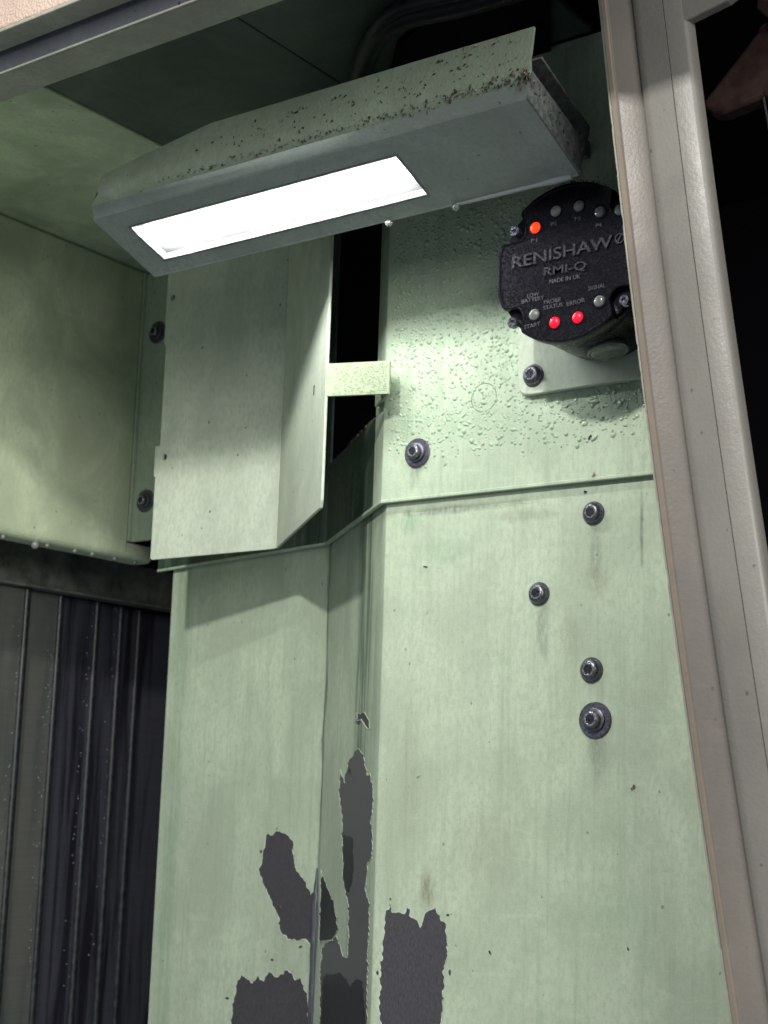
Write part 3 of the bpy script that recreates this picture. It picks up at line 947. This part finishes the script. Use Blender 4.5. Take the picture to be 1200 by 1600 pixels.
FRONT = (0, -1, 0)
PB = PY(W - LIFT - 0.0045)
make_bolt('bolt', UPL.at(653, 708), FRONT, 'bolt with a wide washer on the droplet covered wall, below the strap tab', True, 0.93)
make_bolt('bolt', PB.at(834, 587), FRONT, 'bolt holding the lower corner of the receiver mounting plate', False)
make_bolt('bolt', PY(W).at(928, 802), FRONT, 'uppermost of the bolts under the seam, beside the beige post', False, twist=0.1)
make_bolt('bolt', PY(W).at(843, 928), FRONT, 'bolt standing apart to the left of the column of three bolts', False, twist=0.7)
make_bolt('bolt', PY(W).at(925, 1047), FRONT, 'round headed bolt just above the lowest wide washer bolt', False, 1.04, twist=0.5)
make_bolt('bolt', PY(W).at(931, 1125), FRONT, 'lowest bolt with wide washer and bright edge, near the beige post', True, 1.0, twist=0.2)
FP = PY(YF)
make_bolt('bolt', FP.at(228, 783), FRONT, 'dark bolt with wide washer low on the shadowed flange beside the plate', True, 1.0)
make_bolt('bolt', FP.at(247, 520), FRONT, 'dark bolt half hidden behind the plate edge, high on the shadowed flange', True, 1.0, twist=0.6)
make_bolt('bolt', PZ(Z_CEIL).at(49, 152), (0, 0, -1), 'dark bolt on the ceiling, close under the top beam', True, 1.0)

# ================================================================== radio receiver
YC = 0.643
RP = PY(YC)
cc = RP.at(884, 408)
rec = thing('probe_receiver', (cc.x, W, cc.z), 'round black radio receiver with raised lettering and glowing red and orange lights', 'receiver')
mm = 0.001
RAD = 42.0
PLn = lambda u, v, h=0.0: Vector((cc.x + u * mm, YC - h * mm, cc.z + v * mm))
loc = lambda x, y: ((RP.at(x, y).x - cc.x) / mm, (RP.at(x, y).z - cc.z) / mm)
scr = [loc(801, 359), loc(797, 502), loc(972, 467)]
su = (-scr[1][0], -scr[1][1])
scr.append(su)


def face_r(t, rad, rho):
    r = min(rad, 40.8 / max(0.2, abs(math.cos(t))))
    for u, v in scr:
        c_ = math.hypot(u, v)
        d = (t - math.atan2(v, u) + math.pi) % (2 * math.pi) - math.pi
        q_ = rho * rho - (c_ * math.sin(d)) ** 2
        if q_ > 0 and abs(d) < 1:
            r = min(r, c_ * math.cos(d) - math.sqrt(q_))
    return r


n = 180
ths = [k * 2 * math.pi / n for k in range(n)]
# smooth the radius a little so that the notches have soft shoulders
raw = np.array([face_r(t, RAD, 7.0) for t in ths])
ker = np.array([1, 2, 1]) / 4
raw_s = np.convolve(np.concatenate([raw[-1:], raw, raw[:1]]), ker, 'valid')
ringf = lambda d, h: [PLn(math.cos(t) * (r - d), math.sin(t) * (r - d), h) for t, r in zip(ths, raw_s)]
face = MB().loft([ringf(0, -6), ringf(0, -1.6), ringf(0.35, -0.8), ringf(1.1, -0.35), ringf(1.9, -0.45), ringf(2.2, -0.9), ringf(2.8, -0.95)]).build('front_face', M['black'], rec, smooth=30)
# case body
ringc = lambda r, h: [PLn(math.cos(t) * r, math.sin(t) * r, h) for t in ths[::3]]
depth = (W - LIFT - 0.0046 - YC) / mm
body = MB().loft([ringc(RAD - 0.9, -4.5), ringc(RAD - 0.5, -6), ringc(RAD - 0.7, -11), ringc(RAD - 1.4, -12.5), ringc(RAD - 1.4, -14), ringc(RAD - 1.6, -30), ringc(RAD - 2.0, -depth + 3), ringc(RAD - 3.6, -depth)]).build('case', M['black_gloss'], rec, smooth=35)
for u, v in scr:
    p = PLn(u, v, -4.5)
    sc = MB().lathe([(0.0030, 0.0), (0.0030, 0.0022), (0.0026, 0.0028), (0.0013, 0.0028), (0.0012, 0.0015), (0.0002, 0.0013)], p, (0, -1, 0), 18).build('cover_screw', M['socket'], rec, smooth=35)
# conduit plug under the case
pn = Vector((0.2, -0.05, -1)).normalized()
pcn = PLn(8.0, -40.2, -30)
MB().lathe([(0.0106, -0.003), (0.0108, 0.0008), (0.0100, 0.0013), (0.0088, 0.0010), (0.0084, 0.0013), (0.004, 0.0018), (0.0002, 0.0019)], pcn, pn, 32).build('conduit_plug', M['plug'], rec, smooth=40)


def led(px_, py_, mat, label=None, r=3.0):
    u, v = loc(px_, py_)
    p = PLn(u, v, -0.95)
    bz = MB().lathe([(r * 1.28 * mm, 0), (r * 1.25 * mm, 0.45 * mm), (r * 1.12 * mm, 0.5 * mm), (r * 1.02 * mm, 0.02 * mm)], p, (0, -1, 0), 24, cap=False).build('indicator_rim', M['black'], rec, smooth=40)
    o = MB().lathe([(r * mm, 0.02 * mm), (r * 0.97 * mm, 0.35 * mm), (r * 0.8 * mm, 0.85 * mm), (r * 0.5 * mm, 1.15 * mm), (r * 0.05 * mm, 1.25 * mm)], p, (0, -1, 0), 24, cap=True).build('indicator_light', mat, rec, smooth=60)
    if label: o['label'] = label


led(835, 355, M['led_orange'], 'glowing orange indicator')
for x, y in ((867, 329), (903, 321), (936, 330), (967, 327)):
    led(x, y, M['led_off'])
led(833, 491, M['led_off'], None, 3.1)
led(865, 503, M['led_red'], 'glowing red indicator')
led(901, 495, M['led_red'], 'glowing red indicator')
led(935, 470, M['led_off'], None, 3.1)


def text(s_, pl_, pr_, hmm_, name='lettering', ext=0.32, bold=0.0):
    """raised lettering whose baseline runs from pl_ to pr_ on the receiver face"""
    cu = bpy.data.curves.new('lettering', 'FONT')
    cu.body = s_
    cu.align_x = 'LEFT'
    cu.extrude = 0.5
    cu.offset = bold
    cu.resolution_u = 3
    tmp = bpy.data.objects.new('lettering_source', cu)
    COL.objects.link(tmp)
    bpy.context.view_layer.update()
    me = bpy.data.meshes.new_from_object(tmp.evaluated_get(bpy.context.evaluated_depsgraph_get()))
    bpy.data.objects.remove(tmp)
    xs_ = [v.co.x for v in me.vertices]
    ys_ = [v.co.y for v in me.vertices]
    a, b = loc(*pl_), loc(*pr_)
    wd = b[0] - a[0]
    ang = math.atan2(b[1] - a[1], b[0] - a[0])
    kx, ky = math.hypot(b[0] - a[0], b[1] - a[1]) / (max(xs_) - min(xs_)), hmm_ / (max(ys_) - min(ys_))
    vs = []
    for v in me.vertices:
        x, y, z = (v.co.x - min(xs_)) * kx, (v.co.y - min(ys_)) * ky, v.co.z
        vs.append(PLn(a[0] + x * math.cos(ang) - y * math.sin(ang), a[1] + x * math.sin(ang) + y * math.cos(ang), -0.96 + (z + 0.5) * ext))
    fs = [tuple(p.vertices) for p in me.polygons]
    bpy.data.meshes.remove(me)
    o = MB().add(vs, fs).build(name, M['letter'] if hmm_ > 4 else M['letter_small'], rec)
    return o


text('RENISHAW', (800, 420), (957, 386), 6.4, ext=1.1, bold=0.012)
text('RMI-Q', (849, 434), (915, 423), 5.4, ext=0.9, bold=0.012)
text('MADE IN UK', (857, 443), (906, 434), 2.2, ext=0.5)
text('LOW', (823, 465), (841, 461), 2.0, ext=0.45)
text('BATTERY', (814, 474), (849, 467), 2.1, ext=0.45)
text('PROBE', (849, 475), (875, 470), 2.1, ext=0.45)
text('STATUS', (848, 484), (878, 478), 2.1, ext=0.45)
text('. ERROR', (880, 479), (913, 471), 2.2, ext=0.45)
text('SIGNAL', (918, 454), (945, 448), 2.1, ext=0.45)
text('START', (818, 514), (843, 508), 2.1, ext=0.45)
text('P1', (829, 379), (838, 377), 2.0, ext=0.45)
text('P2', (860, 353), (869, 351), 2.0, ext=0.4)
text('P3', (897, 345), (906, 343), 2.0, ext=0.4)
text('P4', (930, 355), (939, 353), 2.0, ext=0.4)
# maker's emblem after the name: a small ring with a slanting stylus
u, v = loc(968, 372)
p = PLn(u, v, -0.95)
mb = MB()
mb.lathe([(0.0027, 0), (0.0027, 0.0009), (0.0021, 0.0009), (0.0021, 0)], p, (0, -1, 0), 20, cap=False)
mb.prism([PLn(u - 1.9, v - 2.4, -0.9), PLn(u - 1.1, v - 2.6, -0.9), PLn(u + 1.6, v + 2.3, -0.9), PLn(u + 0.8, v + 2.5, -0.9)], (0, -0.0009, 0))
mb.build('emblem', M['letter'], rec)

# mounting plate of the receiver
BPl = PY(W - LIFT - 0.0045)
bl_, br_ = BPl.at(806, 618), BPl.at(1003, 590)
zbm = (BPl.at(830, 616).z + BPl.at(1000, 591).z) / 2
xbl = BPl.at(809, 560).x
mp = thing('receiver_bracket', (xbl, W - LIFT, zbm), 'pale green mounting plate bolted flat behind the black receiver', 'bracket')
pts = []
rc = 0.007
for k in range(7):
    t = math.pi + k / 6 * math.pi / 2
    pts.append((xbl + rc + math.cos(t) * rc, zbm + rc + math.sin(t) * rc))
pts += [(x_end(zbm) - 0.001, zbm), (x_end(cc.z + 0.03) - 0.001, cc.z + 0.03), (xbl, cc.z + 0.03)]
MB().prism([(x, BPl.d * -1, z) for x, z in pts], (0, 0.004, 0)).build('base_plate', M['plate'], mp, bevel=0.0007)

# ================================================================== beige opening frame (post and header)
YQ = 0.58
FQ = PY(YQ)
Ta, Tb = FQ.at(934.5, 0), FQ.at(1141, 1600)
lean = (Tb - Ta)
lean = lean / -lean.z                       # per metre downwards
zA, zB = 0.47, -0.36
# a slight bow, as the photo shows in the post
def post_x(z):
    base = Ta.x + lean.x * (Ta.z - z)
    f = (Ta.z - z) / (Ta.z - Tb.z)
    return base - 0.0030 * max(0.0, 4 * f * (1 - f)) if 0 <= f <= 1 else base


sc_ = (FQ.at(985, 0).x - FQ.at(935, 0).x) / 50.0
post = thing('door_post', (Ta.x, YQ, -0.3), 'leaning beige door frame post with chipped lip along the right side', 'post')
zs_ = [zA + (zB - zA) * k / 40 for k in range(41)]


def strip(name, mat, prof, bev=0.0, smooth=None, z_list=None):
    """prof: closed list of (u across in px units, y)"""
    rings = []
    for i, z in enumerate(z_list or zs_):
        f = (Ta.z - z) / (Ta.z - Tb.z)
        rings.append([Vector((post_x(z) + u * sc_ * (1 + 0.02 * f), YQ + y * mm, z)) for u, y in prof])
    return MB().loft(rings).build(name, mat, post, smooth=smooth)


# chipped thin lip: jittered edge
rings = []
zl = [zA + (zB - zA) * k / 400 for k in range(401)]
for z in zl:
    j = mnoise.noise(Vector((z * 260, 3.1, 0))) * 0.55 + (1.1 if mnoise.noise(Vector((z * 190, 9.7, 0))) > 0.42 else 0)
    rings.append([Vector((post_x(z) + u * sc_, YQ + y * mm, z)) for u, y in ((0 + max(0, j) * 0.9, 0.2), (3.6, -0.4 + 0.25 * j), (3.6, 1.5), (0 + max(0, j), 1.5))])
MB().loft(rings).build('chipped_lip', M['lip'], post)
strip('bead', M['peach'], [(3.7, 0.3), (4.6, -0.5), (10.5, -0.6), (12.5, 0.4), (12.5, 2), (3.7, 2)], smooth=40)
strip('channel', M['taupe'], [(12.6, 0.2), (14, 0.9), (30, 2.4), (40, 3.8), (45, 4.6), (45, 7), (12.6, 4)], smooth=40)
strip('inner_face', M['beige'], [(45.1, 4.6), (47.5, 3.2), (50, 2.4), (60, 1.6), (94.2, 0.4), (94.9, 1.0), (94.9, 6), (45.1, 7)], smooth=35)
zc_ = FQ.at(1062, 36).z
strip('outer_face', M['beige'], [(95.3, 0.9), (96.0, 0.3), (121, 0.0), (124.5, 0.5), (127, 1.8), (128.5, 4.0), (128.8, 7.5), (95.3, 7)], smooth=60)
jv = []
for z in (0.46, -0.34):
    jv += [(x_end(z) + 0.003, W + 0.004, z), (post_x(z) + 70 * sc_, YQ + 0.0085, z)]
MB().prism([jv[0], jv[1], jv[3], jv[2]], (0.0015, 0.001, 0)).build('hidden_light_block', M['void'], post)  # unseen partition added to keep the side fill off the wall
# header joining the post at the top right
p1_, p2_ = FQ.at(1066, 34), FQ.at(1135, 0)
MB().prism([(p1_.x, YQ + 0.0002, p1_.z), (p2_.x, YQ + 0.0002, p2_.z), (p2_.x + 0.10, YQ + 0.0002, p2_.z + 0.05), (p2_.x + 0.10, YQ + 0.0002, 0.47), (post_x(0.47) + 110 * sc_, YQ + 0.0002, 0.47), (post_x(p1_.z) + 110 * sc_, YQ + 0.0002, p1_.z)], (0, 0.006, 0)).build('header', M['beige'], post, bevel=0.001)

# dark brown bracket seen through the gap right of the post
YK = 0.66
K = PY(YK)
bk = thing('machine_bracket', K.at(1150, 110), 'dark brown angular bracket in the dark gap right of the post', 'bracket')
poly = [K.at(*p) for p in ((1096, 160), (1101, 172), (1112, 177), (1128, 176), (1190, 151), (1215, 158), (1215, 20), (1184, 40), (1180, 52))]
MB().prism(poly, (0, 0.012, 0)).build('plate', M['brown'], bk, bevel=0.003, seg=3)
poly = [PY(YK - 0.004).at(*p) for p in ((1180, 14), (1186, 18), (1215, 42), (1215, 12), (1200, 0), (1184, -6))]
MB().prism(poly, (0, 0.003, 0)).build('gusset', M['brown'], bk, bevel=0.001)
e_ = PY(YK - 0.003)
MB().tube([e_.at(1193, 152), e_.at(1197, 175), e_.at(1204, 215)], 0.0006, 6).build('edge', M['washer'], bk)

# ================================================================== top beam and outer panel
YB = 0.50
zbm_ = PY(YB).at(200, 87).z
yrg = PZ(zbm_).at(150, 58).y
beam = thing('top_beam', (-0.6, YB, zbm_), 'grey beige top beam of the opening, crossing the upper left corner', 'beam')
xa_, xb_ = -0.95, -0.25
zpk = PY(yrg).at(75, 28).z
MB().box((xa_, yrg + 0.0012, zbm_ - 0.0006), (xb_, YB, zbm_ + 0.0025)).build('soffit', M['lip'], beam, bevel=0.0006)
MB().box((xa_, yrg, zbm_ + 0.0001), (xb_, yrg + 0.0022, zpk + 0.03)).build('web', M['band'], beam, bevel=0.0004)
MB().tube([(xa_, yrg + 0.0006, zbm_ + 0.0002), (xb_, yrg + 0.0006, zbm_ + 0.0002)], 0.0008, 8).build('ridge', M['lip'], beam, smooth=60)
MB().box((xa_, YB - 0.001, zbm_ + 0.0026), (xb_, YB, Z_CEIL + 0.003)).build('inner_web', M['ceiling'], beam)
YPK = yrg - 0.016
pk0 = PY(YPK)
zpk2 = (pk0.at(0, 54).z + pk0.at(150, -2).z) / 2
hoodp = thing('outer_panel', (-0.55, YPK, zpk2), 'pinkish beige textured outer panel in the upper left corner', 'panel')
MB().box((xa_, YPK - 0.002, zpk2 + 0.0024), (xb_, YPK, zpk2 + 0.20)).build('skin', M['pink'], hoodp, bevel=0.001)
MB().box((xa_, YPK - 0.0026, zpk2), (xb_, YPK + 0.012, zpk2 + 0.0022)).build('hem', M['lip'], hoodp, bevel=0.0008)


# ================================================================== swarf, drops
def blob(mb, c, n, up_, a, b, h, rot, seed, rings=3, seg=9):
    """low irregular dome on a surface: c centre, n normal, up_ in-plane axis"""
    side = n.cross(up_).normalized()
    vs, fs = [], []
    for k in range(rings):
        ph = k / rings * math.pi / 2
        for i in range(seg):
            t = i * 2 * math.pi / seg
            q_ = 1 + 0.2 * mnoise.noise(Vector((math.cos(t) * 1.3, math.sin(t) * 1.3, seed)))
            x, y = math.cos(t) * a * q_ * math.cos(ph), math.sin(t) * b * q_ * math.cos(ph)
            xr, yr_ = x * math.cos(rot) - y * math.sin(rot), x * math.sin(rot) + y * math.cos(rot)
            vs.append(c + side * xr + up_ * yr_ + n * h * math.sin(ph))
    vs.append(c + n * h)
    for k in range(rings - 1):
        for i in range(seg):
            j = (i + 1) % seg
            fs.append((k * seg + i, k * seg + j, (k + 1) * seg + j, (k + 1) * seg + i))
    for i in range(seg):
        fs.append(((rings - 1) * seg + i, (rings - 1) * seg + (i + 1) % seg, rings * seg))
    mb.add(vs, fs)


mb = MB()
UZ = Vector((0, 0, 1))
nF = Vector((0, -1, 0))
cells = {}
cnt = 0
yface = W - LIFT
tries = 0
while cnt < 4300 and tries < 90000:
    tries += 1
    x = rnd.uniform(-0.510, -0.315)
    z = rnd.uniform(0.184, 0.335)
    px_fade = 1 if z > 0.205 else max(0.0, (z - 0.184) / 0.021)
    if rnd.random() > px_fade: continue
    big_ = rnd.random()
    r = rnd.uniform(0.0003, 0.0008) if big_ < 0.6 else rnd.uniform(0.0008, 0.00125) if big_ < 0.94 else rnd.uniform(0.00125, 0.0018)
    key = (int(x / 0.0022), int(z / 0.0022))
    if any((x - a) ** 2 + (z - b) ** 2 < (r + c_) ** 2 * 0.75 for kx in (-1, 0, 1) for kz in (-1, 0, 1) for a, b, c_ in cells.get((key[0] + kx, key[1] + kz), ())):
        continue
    if math.hypot(x + 0.36 + 0.0, 0) < 0 : continue
    cells.setdefault(key, []).append((x, z, r))
    el = 1.0 + (rnd.random() ** 4) * 0.9
    blob(mb, Vector((x, yface + 0.0001, z)), nF, UZ, r * el, r / math.sqrt(el), r * rnd.uniform(0.55, 0.8), rnd.uniform(-0.9, 1.1), rnd.random() * 50)
    cnt += 1
tag(mb.build('water_droplets', M['drop'], smooth=80, loc=(-0.42, yface, 0.25)), 'coolant droplets spattered over the green wall around the ring mark', 'droplets', kind='stuff')
# droplets on the strap tab
mb = MB()
for k in range(330):
    t, z = rnd.uniform(0.12, 0.93), rnd.uniform(zt0 + 0.001, zt1 - 0.001)
    if rnd.random() > 0.35 + 0.65 * t: continue
    p = s0.lerp(s1, t)
    blob(mb, Vector((p.x, p.y, z)) + sn * 0.00002, sn, UZ, rnd.uniform(0.0003, 0.0008), rnd.uniform(0.0003, 0.0006), 0.0003, rnd.uniform(-1, 1), rnd.random() * 50)
M['drop_tab'] = wet('tab_coolant_drop', (0.27, 0.33, 0.20))
o = mb.build('droplet_film', M['drop_tab'], plate, smooth=80)
o['kind'] = 'stuff'


def hang_drop(pos, r, label, mat=M['drop_clear'], group='drops of coolant hanging from edges'):
    pr_ = [(0.30 * r, 1.2 * r), (0.75 * r, 0.75 * r), (1.0 * r, 0.15 * r), (0.98 * r, -0.3 * r), (0.75 * r, -0.75 * r), (0.35 * r, -1.0 * r), (0.02 * r, -1.06 * r)]
    o = MB().lathe(pr_, pos, (0, 0, 1), 14).build('water_drop', mat, loc=pos, smooth=70)
    return tag(o, label, 'water drop', group)


def rimpt(px_, py_):
    v = Plane(fpt(x0, s_end - 0.0002, -0.0002), (0, -1, 0)).at(px_, py_)
    return Vector((v.x, fpt(x0, s_end).y - 0.0004, fpt(x0, s_end).z - 0.0014))


hang_drop(rimpt(608, 342), 0.0021, 'drop hanging from the lamp rim below the right end of the lit window')
hang_drop(rimpt(713, 316), 0.0021, 'rounder drop on the lamp rim, midway between window and receiver')
M['smear'] = wet('coolant_smear', (0.30, 0.33, 0.32))
mb = MB()
rp = [rimpt(x, 0) for x in (720, 760, 800, 840, 870, 893)]
rp = [Plane((0, YR, 0), (0, -1, 0)).at(x, y) for x, y in ((715, 318), (760, 306), (800, 296), (840, 286), (870, 277), (895, 270))]
rp = [Vector((p.x, YR - 0.001, zr - 0.0006)) for p in rp]
mb.tube(rp, [0.0007, 0.0011, 0.0012, 0.0012, 0.0020, 0.0014], 10)
tag(mb.build('coolant_bead', M['smear'], loc=rp[2], smooth=70), 'bead of coolant clinging to the right end of the lamp rim', 'coolant')
for (x_, y_), lab in (((55, 866), 'biggest hanging drop under the side wall edge'), ((5, 852), 'hanging drop at the extreme left under the side wall'),
                      ((75, 852), 'hanging drop just right of the biggest one under the side wall'), ((118, 864), 'flat hanging drop midway along the side wall edge'),
                      ((145, 868), 'flat drop right of the midway one on the side wall edge'), ((180, 876), 'hanging drop under the side wall edge nearing the plate'), ((212, 883), 'last hanging drop before the plate corner')):
    v = PX(XL - 0.003).at(x_, y_)
    big_ = x_ == 55
    hang_drop(Vector((XL - 0.004, v.y, zb - 0.0010 - (0.0015 if big_ else 0))), 0.0030 if big_ else 0.0018, lab)

# swarf caught on the lamp's front fold
mb, mb2 = MB(), MB()


def chip(m_, c, size, n):
    a = Vector((rnd.uniform(-1, 1), rnd.uniform(-1, 1), rnd.uniform(-1, 1))).normalized()
    b = a.cross(n).normalized() if a.cross(n).length > 0.1 else a.cross(Vector((1, 0, 0))).normalized()
    l, wd = size, size * rnd.uniform(0.2, 0.5)
    curl = n * size * rnd.uniform(-0.3, 0.5)
    th3 = a.cross(b) * size * 0.12
    pts = [c - a * l - b * wd, c + curl - b * wd, c + a * l * 0.8 - b * wd, c + a * l * 0.8 + b * wd, c + curl + b * wd, c - a * l + b * wd]
    m_.add([p for p in pts] + [p + th3 for p in pts], [(0, 1, 4, 5), (1, 2, 3, 4), (11, 10, 7, 6), (10, 9, 8, 7), (0, 6, 7, 1), (1, 7, 8, 2), (3, 9, 10, 4), (4, 10, 11, 5), (2, 8, 9, 3), (5, 11, 6, 0)])


nlip = Vector((0, -1, 0))
for k in range(360):
    t = 1 - rnd.random() ** 2.2 * 1.0
    if t < 0.2 and rnd.random() < 0.7: continue
    x = eL + 0.01 + (eR - eL - 0.012) * t
    dense = max(0, (t - 0.55) / 0.45)
    z = ze - 0.0016 + rnd.gauss(0, 0.0008 + 0.0008 * dense) - 0.0006
    y = ye + 0.0002 + max(0, (ze - z)) ** 1.5 * 11
    chip(mb if rnd.random() < 0.45 else mb2, Vector((x, y, z)), rnd.uniform(0.0004, 0.0010) * (1 + 0.6 * dense * (rnd.random() < .3)), nlip)
for k in range(150):
    t = rnd.random() ** 0.6
    x = eL + 0.03 + (eR - eL - 0.035) * t
    z = ze + 0.002 + rnd.random() * (0.008 + 0.014 * t)
    if x < k_.x and z > ze + 0.010: continue
    chip(mb2 if rnd.random() < .8 else mb, Vector((x, ye - 0.0004 + (z - ze) * 0.11, z)), rnd.uniform(0.0003, 0.0011), nlip)
for k in range(60):
    s_ = rnd.random()
    p = Vector((x1 + 0.0018, ye + 0.004 + s_ * 0.055, ze + 0.004 - s_ * 0.02 + rnd.uniform(-.006, .006)))
    chip(mb if rnd.random() < .5 else mb2, p, rnd.uniform(0.0004, 0.0010), Vector((1, 0, 0)))
tag(mb.build('swarf', M['chip'], loc=(x1, ye, ze)), 'bright metal swarf gathered along the lamp front fold', 'swarf', kind='stuff')
tag(mb2.build('swarf', M['chip_dark'], loc=(x1, ye, ze)), 'dark oily swarf stuck on the lamp hood', 'swarf', kind='stuff')
# swarf on top of the receiver rim and in the cut-out corner
mb = MB()
for k in range(70):
    t = math.radians(rnd.uniform(60, 140))
    p = PLn(math.cos(t) * RAD, math.sin(t) * RAD + 0.6, -rnd.uniform(0.5, 6))
    chip(mb, p, rnd.uniform(0.0004, 0.0009), UZ)
tag(mb.build('swarf', M['chip_dark'], loc=(cc.x, YC, cc.z + 0.04)), 'dark swarf lying on top of the black receiver', 'swarf', kind='stuff')
mb = MB()
for k in range(60):
    t = rnd.random()
    p = Vector((p_g.x, p_g.y, hole_bottom)).lerp(Vector((upf[1].x, upf[1].y, hole_bottom)), t * 0.55) + Vector((0, 0.0005, 0.0006))
    chip(mb, p, rnd.uniform(0.0005, 0.0014), UZ)
tag(mb.build('swarf', M['chip'], loc=(p_g.x, p_g.y, hole_bottom)), 'bronze swarf on the sill of the dark cut-out', 'swarf', kind='stuff')

# single chips stuck on the walls
singles = [((666, 886), PY(W), 0.0016, 'chip_dark', 'dark flat chip on the wall below the seam, left of all bolts'),
           ((655, 1213), PY(W), 0.0014, 'chip', 'pale chip on the wide wall, level with the top of the peeled strip'),
           ((990, 1230), PY(W), 0.0019, 'chip', 'curled bright chip between the lowest bolt and the beige post'),
           ((922, 684), UPL, 0.0017, 'chip_dark', 'dark chip among the droplets right of the ring mark'),
           ((928, 741), UPL, 0.0018, 'chip', 'bright chip caught on the seam above the uppermost bolt'),
           ((916, 769), PY(W), 0.0013, 'chip', 'small chip between the seam and the uppermost bolt'),
           ((982, 1483), PY(W), 0.0014, 'chip', 'small chip low on the wall close to the beige post'),
           ((766, 1488), PY(W), 0.0011, 'chip_dark', 'dark fleck low on the wall right of the large bare patch'),
           ((440, 1418), LPL, 0.0017, 'chip', 'tan flake at the edge of the slanting bare patch')]
for (x, y), pln, sz, mt, lab in singles:
    c = pln.at(x, y, 0.0006)
    mb = MB()
    chip(mb, c, sz, nF)
    if sz > 0.0016: chip(mb, c + Vector((0.0005, -0.0002, 0.0004)), sz * 0.6, nF)
    tag(mb.build('metal_chip', M[mt], loc=c), lab, 'metal chip', 'single metal chips stuck on the walls')

# beads of coolant along the slat edges
mb = MB()
for k in range(130):
    i = rnd.choice((0, 0, 1, 1, 1, 2, 2, 3))
    x = XS - 0.004 - 0.004 * i
    y = ey[i + 1] - 0.0085 - abs(rnd.gauss(0, 0.004))
    if y < ey[i]: continue
    blob(mb, Vector((x + 0.0001, y, rnd.uniform(-0.16, z1 - 0.006))), Vector((1, 0, 0)), UZ, rnd.uniform(0.0003, 0.0009), rnd.uniform(0.0003, 0.0010), 0.0005, rnd.uniform(-1, 1), rnd.random() * 50, 3, 8)
M['bead'] = wet('pale_bead', (0.19, 0.205, 0.21))
tag(mb.build('coolant_beads', M['bead'], loc=(XS, 0.85, 0.0), smooth=80), 'small pale coolant beads along the edges of the dark slats', 'droplets', kind='stuff')
